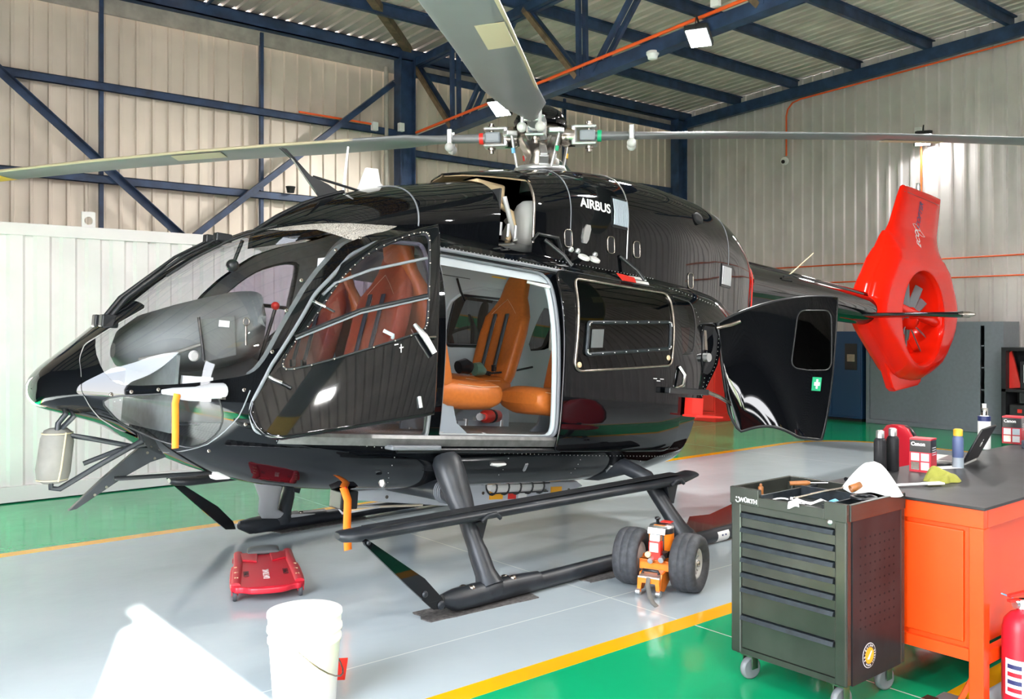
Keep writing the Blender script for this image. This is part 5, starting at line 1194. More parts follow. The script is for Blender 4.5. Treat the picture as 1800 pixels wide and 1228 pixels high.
# headset on the seat
hd = root('flight_headset', 'black and green headset lying on the tan cabin seat', 'headset', WF(0.52, -.26, 1.17))
world_part('ear_cup', MB().tube([WF(0.66, -.20, 1.22), WF(0.60, -.20, 1.235), WF(0.55, -.20, 1.22)], [.05, .06, .05], 14), 'black_satin', hd)
world_part('shell', MB().tube([WF(0.50, -.20, 1.215), WF(0.46, -.20, 1.22), WF(0.40, -.20, 1.20)], [.05, .055, .03], 14), 'green_helmet', hd)
world_part('headband', MB().tube([WF(0.60, -.20, 1.27), WF(0.52, -.24, 1.24), WF(0.40, -.26, 1.20), WF(0.30, -.24, 1.19)], .018, 8), 'black_matte', hd)
world_part('cord', MB().tube([WF(0.35, -.20, 1.19), WF(0.10, -.22, 1.22), WF(-0.10, -.18, 1.27)], .008, 6), 'black_matte', hd)
fe = root('cabin_extinguisher', 'small red extinguisher strapped to the cabin floor', 'extinguisher', WF(.42, -.20, .78))
world_part('cylinder', MB().tube([WF(.50, -.05, .86), WF(.46, -.08, .86), WF(.22, -.22, .86), WF(.18, -.24, .86)], [.03, .05, .05, .03], 14), 'red_bright', fe)
world_part('valve', MB().tube([WF(.50, -.05, .86), WF(.58, 0, .86)], [.02, .03], 8), 'alu', fe)
world_part('clamp', MB().tube([WF(.36, -.135, .86), WF(.33, -.15, .86)], .053, 14), 'black_matte', fe)
f2_ = root('bulkhead_extinguisher', 'red and white extinguisher on the rear cabin wall', 'extinguisher', WF(-.55, -.30, 1.40))
world_part('cylinder', MB().lathe([(.03, 0), (.05, .02), (.05, .22), (.03, .26)], WF(-.55, -.30, 1.42), n=14), 'cream', f2_); world_part('head', MB().lathe([(.045, .26), (.045, .30), (.02, .34)], WF(-.55, -.30, 1.42), n=12), 'red_bright', f2_)

# ================================================================== ON THE HANGAR FLOOR
# rubber mats under the skids
def ragged(c, l, w, rz, label, z=.003, seed=1):
    rnd = random.Random(seed); n = 9; top = []; 
    for i in range(n + 1): top.append((-l / 2 + l * i / n, w / 2 + rnd.uniform(-.004, .004)))
    for i in range(4): top.append((l / 2 + rnd.uniform(-.008, .01), w / 2 - w * (i + .5) / 4))
    for i in range(n + 1): top.append((l / 2 - l * i / n, -w / 2 + rnd.uniform(-.004, .004)))
    for i in range(4): top.append((-l / 2 + rnd.uniform(-.02, .012), -w / 2 + w * (i + .5) / 4))
    o = obj('rubber_mat', MB().prism(top, lambda x, y: (x, y, 0), lambda x, y: (x, y, .006)), 'mat_rubber'); o.location = (*c, 0); o.rotation_euler = (0, 0, rz)
    return tag(o, label, 'mat', 'mats under the skids')
ragged((3.14, 4.12), .74, .20, R(-3), 'worn dark rubber mat under the near skid tip', seed=3)
ragged((4.16, 4.12), .40, .20, R(-2), 'dark rubber mat under the near skid beside the wheel dolly', seed=4)
ragged((3.45, 6.62), .80, .22, R(2), 'long dark rubber mat under the far skid tip', seed=5)
# creeper
cr = thing('mechanic_creeper', 'red plastic creeper with a grey headrest and castors', 'creeper', (2.41, 5.35, 0), R(-112)); cr.scale = (.93, .93, .93)
CW, CL = .235, .46
def crz(x, y): return .085 + .018 * min(1, abs(y) / CW) ** 4 + .01 * math.cos(x * 6)
outl = smooth_poly([(-.46, -.20), (-.46, .20), (-.10, .205), (-.08, .225), (.38, .235), (.44, .20), (.44, .16), (.49, .10), (.50, 0), (.49, -.10), (.44, -.16), (.44, -.20), (.38, -.235), (-.08, -.225), (-.10, -.205)], 2)
body = obj('deck', MB().prism(outl, lambda x, y: (x, y, .055), lambda x, y: (x, y, .095)), 'red_plastic', cr, bevel=.012)
for sg in (1, -1):
    obj('rail', MB().tube([(-.44, sg * .17, .095), (-.12, sg * .175, .098), (.40, sg * .195, .098)], [.03, .03, .03], 8, flat=.5), 'red_plastic', body)
    obj('hump', MB().prism([(-.38, .02), (-.14, .03), (-.20, .13), (-.40, .15)], lambda x, y: (x, sg * y + sg * .02, .09), lambda x, y: (x * .98, sg * y * .95 + sg * .02, .108)), 'red_plastic', body, bevel=.008)
    for k in range(3): obj('bolt_slot', MB().bb((.0 + .13 * k, sg * .19 - .012, .110), (.02 + .13 * k, sg * .19 + .012, .1125)), 'cream', body)
obj('front_lip', MB().tube([(.46, -.12, .085), (.475, 0, .088), (.46, .12, .085)], .012, 8), 'red_plastic', body)
obj('headrest', MB().loft([[(x, .11 * math.copysign(abs(math.cos(t)) ** .5, math.cos(t)), .115 + h * math.sin(t)) for t in np.linspace(0, 2 * math.pi, 20, endpoint=False)] for x, h in ((-.475, .01), (-.46, .022), (-.40, .026), (-.36, .022), (-.345, .008))]), 'panel_grey', cr)
for x, y in ((.40, .20), (.40, -.20), (-.40, .19), (-.40, -.19)):
    cs = obj('castor', MB().lathe([(.032, -.012), (.035, -.006), (.035, .006), (.032, .012)], (x, y, .036), (0, 1, 0), 16), 'rubber', cr); obj('castor_fork', MB().bb((x - .015, y - .020, .04), (x + .02, y - .015, .07)).bb((x - .015, y + .015, .04), (x + .02, y + .020, .07)), 'red_plastic', cs)
text('DATRAK', .058, 'white', body, (.17, .0, .0965), (-1, 0, 0), (0, -1, 0))
for sg in (1, -1): text('OMNI', .05, 'black_satin', body, (.14, sg * .125, .0968), (-1, 0, 0), (0, -1, 0))
# bucket
bk = thing('bucket', 'white plastic pail standing in the sunlight', 'bucket', (1.765, 3.525, 0))
obj('pail', MB().lathe([(.125, 0), (.130, .004), (.148, .27), (.155, .272), (.155, .285), (.149, .287), (.151, .315), (.158, .317), (.158, .330), (.152, .332), (.153, .375), (.158, .378), (.158, .385), (.148, .385), (.145, .30), (.124, .012), (.0, .012)], n=36), 'white_soft', bk)
obj('lid', MB().lathe([(.155, .380), (.157, .392), (.145, .392), (.138, .384), (.0, .384)], n=36), 'white_soft', bk)
obj('bail', MB().tube([(.160 * math.cos(t), .160 * math.sin(t), .27 - .15 * math.sin(math.pi * k / 12)) for k, t in enumerate(np.linspace(-2.2, .94, 13))], .0035, 6), 'steel', bk)
tag(obj('floor_tape', MB().box((2.07, 3.76, .0012), (.27, .045, .0016), R(58)), 'red_bright'), 'short strip of red tape on the floor beside the bucket', 'tape')

# ground-handling wheel dolly
dl = thing('wheel_dolly', 'orange hydraulic ground handling dolly with two grey tyres', 'dolly', (4.22, 3.69, 0), R(201)); dl.scale = (.84, .84, .84)
def tyre(y):
    pr = [(.105, -.06), (.13, -.085), (.165, -.098), (.19, -.088), (.203, -.06), (.2065, -.030), (.2025, -.027), (.2065, -.024), (.208, 0), (.2065, .024), (.2025, .027), (.2065, .030), (.203, .06), (.19, .088), (.165, .098), (.13, .085), (.105, .06)]
    w = obj('tyre', MB().lathe([(r_, z) for r_, z in pr], (0, y, .208), (0, 1, 0), 40, True, True), 'rubber', dl)
    sg = 1 if y > 0 else -1
    obj('rim', MB().lathe([(.106, -.06), (.108, .062), (.092, .066), (.085, .03), (.03, .03), (.028, .06), (.018, .065)], (0, y, .208), (0, sg, 0), 30), 'weight_grey', w)
    for k in range(16):
        t = 2 * math.pi * k / 16; obj('rim_spoke', MB().bar((.04 * math.cos(t), y + sg * .035, .208 + .04 * math.sin(t)), (.088 * math.cos(t), y + sg * .042, .208 + .088 * math.sin(t)), .012, .01, (0, 1, 0)), 'alu', w)
    obj('axle_nut', MB().lathe([(.022, 0), (.022, .02), (.012, .025)], (0, y + sg * .055, .208), (0, sg, 0), 8), 'steel', w)
tyre(.215); tyre(-.215)
ch = obj('chassis', MB().bb((-.10, -.115, .20), (.13, .115, .23)).bb((.10, -.115, .155), (.13, .115, .23)).bb((-.10, -.115, .13), (-.07, .115, .23)).cyl((0, -.13, .208), (0, .13, .208), .03), 'orange_dolly', dl, bevel=.005)
obj('side_plate', MB().prism([(-.02, .17), (.20, .15), (.24, .05), (.16, .02), (.0, .10)], lambda x, z: (x, .075, z), lambda x, z: (x, .085, z)), 'orange_dolly', ch); obj('side_plate', MB().prism([(-.02, .17), (.20, .15), (.24, .05), (.16, .02), (.0, .10)], lambda x, z: (x, -.085, z), lambda x, z: (x, -.075, z)), 'orange_dolly', ch)
obj('front_claw', MB().prism([(-.08, .125), (.08, .125), (.085, .02), (.06, .02), (.05, .09), (-.05, .09), (-.06, .02), (-.085, .02)], lambda y, z: (.235, y, z), lambda y, z: (.25, y, z)), 'orange_dolly', ch)
for y in (-.075, .075): obj('claw_roller', MB().lathe([(.022, -.015), (.022, .015)], (.25, y, .024), (0, 1, 0), 12), 'alu', ch)
obj('slide_plate', MB().prism([(.05, .185), (.23, .135), (.23, .125), (.05, .175)], lambda x, z: (x, -.075, z), lambda x, z: (x, .075, z)), 'alu', ch)
obj('grip', MB().tube([(.20, -.06, .15), (.205, -.055, .17), (.205, .055, .17), (.20, .06, .15)], .011, 8), 'black_satin', ch)
obj('latch_bar', MB().bar((.24, -.08, .125), (.24, .08, .125), .012, .02), 'alu', ch)
tk = obj('hydraulic_tank', MB().lathe([(.085, .23), (.09, .25), (.09, .43), (.08, .44)], (-.02, 0, 0), n=26), 'black_satin', dl)
for sg in (-1, 1): obj('tank_sticker', MB().grid([[(-.02 + .0915 * math.cos(t), .0915 * math.sin(t), z) for t in np.linspace(sg * .55, sg * 1.75, 8)] for z in (.28, .40)]), 'orange_dolly', tk)
obj('tank_lid', MB().lathe([(.09, .438), (.085, .452), (.0, .456)], (-.02, 0, 0), n=26), 'alu', tk); obj('lid_flap', MB().prism([(.03, .452), (.085, .448), (.092, .405), (.088, .405), (.082, .440), (.03, .445)], lambda x, z: (x, -.065, z), lambda x, z: (x, .065, z)), 'alu', tk)
obj('maker_plate', MB().bb((-.06, -.035, .456), (.01, .035, .458)), 'black_satin', tk); obj('maker_band', MB().bb((.016, -.04, .456), (.03, .04, .458)), 'orange_dolly', tk)
obj('tank_cap', MB().lathe([(.012, .45), (.012, .48), (.022, .482), (.022, .495), (.01, .50)], (-.06, -.045, 0), n=10), 'black_satin', tk)
obj('red_tab', MB().bb((-.11, -.02, .462), (-.05, .06, .468)), 'red_bright', tk)
pm = obj('pump_head', MB().bb((.07, -.045, .23), (.13, .045, .36)), 'red_bright', dl, bevel=.006); obj('pump_cover', MB().prism([(.065, .36), (.13, .36), (.12, .41), (.07, .41)], lambda x, z: (x, -.04, z), lambda x, z: (x, .04, z)), 'alu', pm, bevel=.006)
obj('pump_label', MB().bb((.131, -.035, .285), (.133, .03, .35)), 'paper', pm)
for y, z in ((-.02, .235), (.06, .25)): obj('pump_socket', MB().tube([(.12, y, z), (.165, y, z - .01)], .02, 12), 'alu', pm)
obj('valve_knob', MB().lathe([(.015, 0), (.015, .03), (.022, .032), (.022, .045)], (.11, .075, .25), (.2, 0, 1), 10), 'black_satin', pm); obj('gauge', MB().lathe([(.022, 0), (.022, .02), (.012, .022)], (.13, -.045, .265), (1, 0, 0), 14), 'cream', pm)
obj('hose', MB().tube([(.05, .10, .22), (.02, .13, .26), (-.06, .12, .30), (-.08, .09, .26)], .008, 6), 'black_satin', dl)
obj('tie_strap', MB().tube([(.245, .0, .13), (.29, .01, .09), (.35, .05, .03), (.40, .09, .008), (.46, .14, .006)], .018, 6, flat=.15, up=(0, 0, 1)), 'cover_grey', dl)

# dark panel and tow bar behind the dolly
pn = tag(obj('metal_sheet', MB().prism([(5.38, 4.42), (5.49, 4.56), (5.9, 4.85), (6.1, 4.8), (6.6, 4.95), (6.9, 4.45), (6.0, 4.27), (5.5, 4.27)], lambda x, y: (x, y, .002), lambda x, y: (x, y, .02)), 'board_dark', bevel=.004), 'glossy black sheet lying on the floor behind the wheel dolly', 'sheet')

# ================================================================== CONTAINER
ct = thing('shipping_container', 'white corrugated steel container against the left wall', 'container', (2.43, 10.36, 0))
CU0, CU1, CV0, CV1, CH = -3.03, 3.03, -1.22, 1.22, 2.53
pr = []; x = CU0 + .09; k = 0
while x < CU1 - .2: pr += [(x, 0), (x + .105, 0), (x + .13, .03), (x + .195, .03)]; x += .22
pr.append((CU1 - .09, 0))
obj('side_wall', MB().add([(x, CV0 + .012 + y, .14) for x, y in pr] + [(x, CV0 + .012 + y, CH - .10) for x, y in pr], [(i, i + 1, i + 1 + len(pr), i + len(pr)) for i in range(len(pr) - 1)]), 'white_paint', ct, recalc=False)
obj('shell', MB().bb((CU0 + .02, CV0 + .06, .1), (CU1 - .02, CV1, CH - .03)), 'white_paint', ct)
obj('top_rail', MB().bb((CU0, CV0 - .005, CH - .11), (CU1, CV0 + .06, CH - .0)), 'white_paint', ct, bevel=.004); obj('bottom_rail', MB().bb((CU0, CV0 - .005, .01), (CU1, CV0 + .06, .15)), 'white_paint', ct, bevel=.004)
for x in (CU0, CU1 - .1): obj('corner_post', MB().bb((x, CV0 - .01, .0), (x + .1, CV0 + .1, CH)), 'white_paint', ct)
lug = MB(); ring = [(0.06 * math.cos(t), .06 * math.sin(t)) for t in np.linspace(0, math.pi, 14)]; ol = [(.085, -.07)] + [(.085, .0)] + [(.085 * math.cos(t), .06 + .03 * math.sin(t)) for t in np.linspace(0.2, math.pi - .2, 8)] + [(-.085, 0), (-.085, -.07)]
hn = 20; hole = [(.038 * math.cos(t), .03 + .038 * math.sin(t)) for t in np.linspace(0, 2 * math.pi, hn, endpoint=False)]; outer = []
for t in np.linspace(0, 2 * math.pi, hn, endpoint=False):
    cx_, cz_ = math.cos(t), math.sin(t); s_ = min(.06 / max(abs(cx_), 1e-6), .085 / max(abs(cz_), 1e-6)); outer.append((cx_ * s_, .03 + cz_ * s_))
for y0, y1 in ((0, .02),):
    V = [(x, y0, z) for x, z in outer] + [(x, y0, z) for x, z in hole] + [(x, y1, z) for x, z in outer] + [(x, y1, z) for x, z in hole]
    F = []
    for i in range(hn):
        j = (i + 1) % hn; F += [(i, j, hn + j, hn + i), (2 * hn + j, 2 * hn + i, 3 * hn + i, 3 * hn + j), (i, 2 * hn + i, 2 * hn + j, j), (hn + j, 3 * hn + j, 3 * hn + i, hn + i)]
    lug.add(V, F)
obj('lifting_lug', lug.xf(lambda x, y, z: (x - .08, y + CV0 + .0, z + CH + .03)), 'white_paint', ct)

# ================================================================== BACK WALL FURNITURE
gc_ = thing('steel_cabinet', 'wide grey steel cabinet with two sliding doors at the back wall', 'cabinet', (14.0, 6.72, 0))
obj('carcass', MB().bb((0, -.80, .0), (.50, 1.02, .06)).bb((0, -.80, 1.60), (.50, 1.02, 1.66)).bb((0, 1.02, 0), (.50, 1.08, 1.66)).bb((0, -1.07, 0), (.50, -.80, 1.66)).bb((.5, -1.07, 0), (.55, 1.08, 1.66)).bb((-.02, -1.06, .004), (0, 1.07, .07)), 'cab_grey', gc_)
obj('door', MB().bb((.02, .08, .07), (.045, 1.02, 1.60)), 'cab_grey', gc_); obj('door', MB().bb((.0, -.74, .07), (.02, .10, 1.60)), 'cab_grey', gc_)
for k in range(4): obj('shelf_notch', MB().bb((.03, -.81, .3 + .33 * k), (.3, -.745, .32 + .33 * k)), 'cab_grey', gc_)
bc_ = thing('blue_cabinet', 'dark blue steel cabinet beside the wide grey cabinet', 'cabinet', (14.0, 8.35, 0))
obj('body', MB().bb((0, -.48, .05), (.5, .60, 1.50)), 'cab_blue', bc_, bevel=.006); obj('plinth', MB().bb((.02, -.46, 0), (.5, .58, .05)), 'dark_void', bc_)
obj('door', MB().bb((-.012, -.46, .08), (0, .05, 1.48)), 'cab_blue', bc_, bevel=.004); obj('door', MB().bb((-.012, .07, .08), (0, .58, 1.48)), 'cab_blue', bc_, bevel=.004)
obj('poster', MB().bb((-.018, -.40, .86), (-.013, -.18, 1.30)), 'black_satin', bc_); obj('poster_photo', MB().bb((-.021, -.36, 1.0), (-.018, -.22, 1.12)), 'steel', bc_)
rc = thing('red_cabinet', 'red orange steel cabinet standing behind the fuselage', 'cabinet', (12.1, 9.80, 0))
obj('body', MB().bb((0, -.40, .14), (.5, .40, 1.75)), 'red_bright', rc, bevel=.008); obj('plinth', MB().bb((-.01, -.41, 0), (.5, .41, .14)), 'red_bright', rc, bevel=.006)
obj('door', MB().bb((-.015, -.38, .18), (0, -.005, 1.72)), 'red_bright', rc, bevel=.004); obj('door', MB().bb((-.015, .005, .18), (0, .38, 1.72)), 'red_bright', rc, bevel=.004)
ob = thing('wall_box', 'orange box on the back wall above the tail boom', 'box', (14.62, 10.05, 2.52)); obj('case', MB().bb((0, -.12, -.1), (.15, .35, .1)), 'orange_paint', ob, bevel=.008); obj('hook', MB().bb((-.01, -.02, -.06), (0, .06, .04)), 'red_bright', ob)
ts = thing('tool_station', 'black and red tool stand with a tester at the right edge', 'tool stand', (13.6, 5.10, 0))
obj('frame', MB().bb((0, -.5, 1.24), (.45, .42, 1.29)).bb((0, .36, 0), (.45, .42, 1.24)).bb((.40, -.5, 0), (.45, .42, 1.24)).bb((0, -.5, .66), (.45, .42, .70)).bb((0, -.5, .0), (.45, .42, .06)), 'tool_dark', ts)
obj('red_panel', MB().prism([(.40, .70), (.40, 1.18), (.33, 1.24), (.20, .72)], lambda y, z: (.12, y, z), lambda y, z: (.16, y, z)), 'red_bright', ts)
tt = obj('tester', MB().bb((.0, -.12, .71), (.3, .17, 1.10)), 'tool_dark', ts, bevel=.01); obj('tester_screen', MB().bb((-.006, -.06, .80), (0, .12, 1.05)), 'paper', tt); obj('display', MB().bb((-.009, -.02, .87), (-.006, .08, 1.0)), 'screen', tt)
for z, y in ((.12, .1), (.32, .18), (.50, .05)): obj('tool_case', MB().bb((.02, y - .12, z), (.35, y + .14, z + .16)), 'black_matte', ts, bevel=.01); obj('case_latch', MB().bb((.012, y - .03, z + .05), (.02, y + .03, z + .10)), 'red_bright', ts)

# ================================================================== TOOL TROLLEY
tr = thing('tool_trolley', 'dark green metal tool trolley with seven drawers and perforated side', 'tool trolley', (3.396, 1.97, 0))
TW, TD, Z0, Z1 = .57, .45, .125, .87
fX = lambda x, y, z: (x, y, z)
obj('body', MB().bb((.012, .012, Z0), (TD, TW - .012, .80)), 'tool_dark', tr)
for y in (0, TW - .055): obj('corner_post', MB().bb((-.012, y, Z0), (.03, y + .055, Z1 - .02)), 'tool_green', tr, bevel=.008)
for y in (0, TW - .03): obj('corner_post', MB().bb((TD - .03, y - .006, Z0), (TD + .006, y + .036, Z1 - .02)), 'tool_green', tr, bevel=.006)
obj('bottom_rail', MB().bb((-.008, .03, Z0), (.02, TW - .03, Z0 + .025)), 'tool_green', tr)
hd_ = obj('head_panel', MB().bb((-.010, .045, .765), (.015, TW - .045, .835)), 'tool_green', tr, bevel=.003)
obj('lock', MB().lathe([(.012, 0), (.012, .005), (.005, .006)], (-.010, .075, .79), (-1, 0, 0), 14), 'alu', hd_)
text('WÜRTH', .026, 'paper', hd_, (-.0165, .475, .818), (0, -1, 0), (0, 0, 1), bold=.0008)
mb = MB(); mb.tube([(-.0165, .530 + .010 * math.cos(t), .816 + .010 * math.sin(t)) for t in np.linspace(math.pi, 2 * math.pi, 8)], .0022, 5); mb.bb((-.0175, .521, .824), (-.0162, .527, .830)); mb.bb((-.0175, .533, .824), (-.0162, .539, .830)); obj('badge', mb, 'paper', hd_)
z = .760; hs_ = [.067, .067, .067, .067, .067, .125, .150]
for k, h in enumerate(hs_):
    z -= h; d = obj('drawer', MB().bb((-.006, .055, z + .004), (.012, TW - .055, z + h - .020)), 'tool_green', tr, bevel=.002)
    obj('drawer_grip', MB().prism([(-.024, 0), (-.004, -.006), (.010, -.006), (.010, .018), (-.018, .018)], lambda x, zz: (x, .056, z + h - .018 + zz), lambda x, zz: (x, TW - .056, z + h - .018 + zz)), 'tool_grip', d)
sd_ = obj('side_panel', MB().bb((.03, -.004, Z0), (TD - .03, .012, .80)), 'tool_dark', tr)
holes = MB()
for i in range(8):
    for j in range(11): holes.bb((.085 + .039 * i, -.0055, .345 + .037 * j), (.093 + .039 * i, -.0035, .353 + .037 * j))
obj('side_holes', holes, 'dark_void', sd_)['kind'] = 'stuff'
stk = obj('round_sticker', MB().lathe([(.052, 0), (.052, .0012)], (.155, -.005, .225), (0, -1, 0), 30), 'paper', sd_); obj('sticker_ring', MB().lathe([(.049, 0), (.049, .002)], (.155, -.005, .225), (0, -1, 0), 30), 'black_satin', stk); obj('sticker_disc', MB().lathe([(.034, 0), (.034, .0028)], (.155, -.005, .225), (0, -1, 0), 30), 'label_amber', stk)
for i, chh in enumerate('ERICKSON'):
    t = R(200 - i * 20); text(chh, .012, 'paper', stk, (.155 + .0405 * math.cos(t), -.0082, .225 + .0405 * math.sin(t)), (math.sin(t), 0, -math.cos(t)), (math.cos(t), 0, math.sin(t)))
for i, chh in enumerate('AERO TANKER'):
    t = R(230 + i * 15); text(chh, .010, 'paper', stk, (.155 + .0405 * math.cos(t), -.0082, .225 + .0405 * math.sin(t)), (-math.sin(t), 0, math.cos(t)), (-math.cos(t), 0, -math.sin(t))) if chh != ' ' else None
obj('sticker_bird', MB().prism([(-.02, -.012), (.012, .018), (.02, .016), (-.004, -.016)], lambda x, z: (.155 + x, -.0080, .225 + z), lambda x, z: (.155 + x, -.0086, .225 + z)), 'paper', stk)
# top tray with rim and dividers
tp = obj('top_tray', MB().bb((0, 0, .80), (TD, TW, .812)).bb((-.016, -.003, .797), (.008, .10, Z1 + .002)).bb((-.016, TW - .15, .797), (.008, TW + .003, Z1 + .002)).bb((-.015, .10, .797), (.008, TW - .15, .84)).bb((TD - .012, .010, .801), (TD + .008, TW - .010, Z1)).bb((.008, -.008, .799), (TD + .008, .010, Z1 - .001)).bb((.008, TW - .010, .799), (TD + .008, TW + .008, Z1 - .001)), 'tool_green', tr, bevel=.003)
obj('tray_divider', MB().bb((.0, TW - .16, .812), (TD, TW - .15, .85)).bb((.02, .12, .812), (TD, .13, .85)).bb((.30, .13, .812), (.31, TW - .16, .86)), 'tool_grip', tp)
obj('can_ring', MB().tube([(.24 + .05 * math.cos(t), .066 + .05 * math.sin(t), .862) for t in np.linspace(0, 2 * math.pi, 20, endpoint=False)], .008, 8, closed=True), 'black_satin', tp)
obj('push_handle', MB().tube([(.06, TW + .01, .78), (.06, TW + .04, .78), (TD - .06, TW + .04, .78), (TD - .06, TW + .01, .78)], .012, 8), 'black_satin', tr)
for x, y in ((.05, .06), (.05, TW - .06), (TD - .05, .06), (TD - .05, TW - .06)):
    c_ = obj('castor', MB().lathe([(.042, -.015), (.05, -.010), (.05, .010), (.042, .015)], (x, y, .05), (.25, 1, 0), 20), 'castor_grey', tr); obj('castor_fork', MB().bb((x - .02, y - .027, .05), (x + .02, y - .022, .11)).bb((x - .02, y + .022, .05), (x + .02, y + .027, .11)).bb((x - .03, y - .03, .108), (x + .03, y + .03, Z0)), 'steel', c_)
# things on the trolley
T0 = Vector((3.396, 1.97, .812))
def on_t(x, y, z=0.): return tuple(T0 + Vector((x, y, z)))
def bottle(name, p, r, h, m, capm, label, neck=.5, cat='bottle', tilt=None, capr=None, shoulder=.82, group=None):
    t = thing(name, label, cat, p, 0, group); ax = tilt or (0, 0, 1); ch_ = h * (1 - shoulder) * .6; cr_ = capr or r * neck
    obj('body', MB().lathe([(r * .9, 0), (r, r * .15), (r, h * (shoulder - .08)), (r * .85, h * (shoulder - .03)), (cr_, h * shoulder), (cr_, h * shoulder + .002)], (0, 0, 0), ax, 20), m, t)
    obj('cap', MB().lathe([(cr_ * 1.1, h * shoulder), (cr_ * 1.1, h - .004), (cr_ * .7, h)], (0, 0, 0), ax, 16), capm, t); return t
bottle('brown_vial', on_t(.13, .51), .012, .062, 'brown', 'brown', 'small brown bottle standing in the trolley tray')
bottle('brown_vial', on_t(.045, .50, .017), .013, .085, 'brown', 'paper', 'small brown labelled bottle lying in the trolley tray', tilt=(.35, -.95, .0))
sdv_ = thing('screwdriver', 'screwdriver with a brown handle in the trolley tray', 'screwdriver', on_t(.30, .47, .05)); obj('handle', MB().tube([(0, 0, 0), (.05, -.06, .004), (.06, -.07, .005)], [.010, .012, .007], 10), 'brown', sdv_); obj('shaft', MB().cyl((.06, -.07, .005), (.11, -.13, .008), .003), 'chrome', sdv_)
rw = thing('ratchet_wrench', 'steel ratchet lying across the trolley tray', 'wrench', on_t(.12, .34, .018)); obj('shaft', MB().tube([(0, 0, 0), (.12, -.08, .03), (.22, -.15, .05)], .006, 8), 'steel', rw); obj('head', MB().lathe([(.016, -.008), (.018, 0), (.016, .008)], (0, 0, 0), (.2, .1, 1), 14), 'chrome', rw); obj('ring', MB().tube([(.23 + .011 * math.cos(t), -.157 + .011 * math.sin(t), .05) for t in np.linspace(0, 2 * math.pi, 12, endpoint=False)], .004, 6, closed=True), 'chrome', rw)
tag(obj('plastic_ring', MB().tube([on_t(.06 + .05 * math.cos(t), .33 + .085 * math.sin(t), .012 + .006 * math.sin(3 * t)) for t in np.linspace(0, 2 * math.pi, 28, endpoint=False)], .004, 6, closed=True), 'paper'), 'thin clear plastic loop in the trolley tray', 'loop')
def crumple(name, c, sx, sy, sz, m, label, cat, seed, rz=0, n=22, pk=1.0):
    rnd = random.Random(seed); ph = [rnd.uniform(0, 6.3) for _ in range(8)]; mb = MB(); P = []
    for i in range(n + 1):
        row = []
        for j in range(n + 1):
            x, y = 2 * i / n - 1, 2 * j / n - 1; r_ = math.hypot(x, y); k = math.sqrt(max(1e-6, max(abs(x), abs(y)) ** 2)) / max(r_, 1e-6); x, y = x * k, y * k; r_ = min(1, math.hypot(x, y))
            w = .62 + .2 * math.sin(3.2 * x + ph[0] + 1.6 * math.sin(2.5 * y + ph[1])) + .2 * math.sin(3.6 * y + ph[2] + 1.8 * math.sin(2 * x + ph[3])) + .08 * math.sin(9 * x + 6 * y + ph[4]); z = sz * w * (1 - r_ ** 3) ** pk
            ed = 1 + .16 * math.sin(3 * math.atan2(y, x) + ph[5]) + .08 * math.sin(7 * math.atan2(y, x) + ph[6]); row.append((x * sx * ed, y * sy * ed, z + .002))
        P.append(row)
    mb.grid(P); o = obj(name, mb, m, recalc=False); o.location = c; o.rotation_euler = (0, 0, rz); return tag(o, label, cat)
def cut_cloth(name, path, w, m, label, cat):
    mb = MB(); P = []
    for i, p in enumerate(path):
        d = Vector(path[min(i + 1, len(path) - 1)]) - Vector(path[max(i - 1, 0)]); sdv = Vector((-d.y, d.x, 0)).normalized(); P.append([tuple(Vector(p) + sdv * w * (t - .5) + Vector((0, 0, .006 * math.sin(5 * t + 2 * i)))) for t in np.linspace(0, 1, 7)])
    return tag(obj(name, mb.grid(P), m, solid=.002), label, cat)
cut_cloth('paper_scrap', [on_t(-.028, .235, .015), on_t(-.022, .24, .03), on_t(.01, .235, .042), on_t(.04, .20, .03), on_t(.07, .16, .045), on_t(.10, .14, .03)], .05, 'paper', 'crumpled white and red paper hanging over the trolley edge', 'paper')
crumple('blue_wipe', on_t(.20, .18, .002), .05, .04, .035, 'cyan', 'light blue wipe in the trolley tray', 'wipe', 5)
# folded white paper towel standing like a tent, with its cardboard core
pt = thing('paper_towel', 'white paper towel peaked like a tent on the trolley corner', 'paper towel', on_t(.37, .10, .058))
P = []
for i in range(13):
    k = i / 12; row = []
    for j in range(41):
        t = 2 * math.pi * j / 40; w = 1 + .16 * math.sin(3 * t + .6) + .07 * math.sin(7 * t); rr = (.018 + .085 * k ** .8) * (1 + (w - 1) * k)
        row.append((rr * .8 * math.cos(t) + .01 * (1 - k), rr * 1.15 * math.sin(t), .125 * (1 - k ** 1.25) + .006 * math.sin(4 * t) * k))
    P.append(row)
P[0] = [(P[0][0][0] * 0 + .02, 0, .128)] * 41
obj('sheet', MB().grid(P), 'white_soft', pt, solid=.002, recalc=False); obj('core', MB().tube([(-.10, .045, .014), (-.06, .02, .03)], .016, 16, cap=False), 'brown', pt, solid=.002)

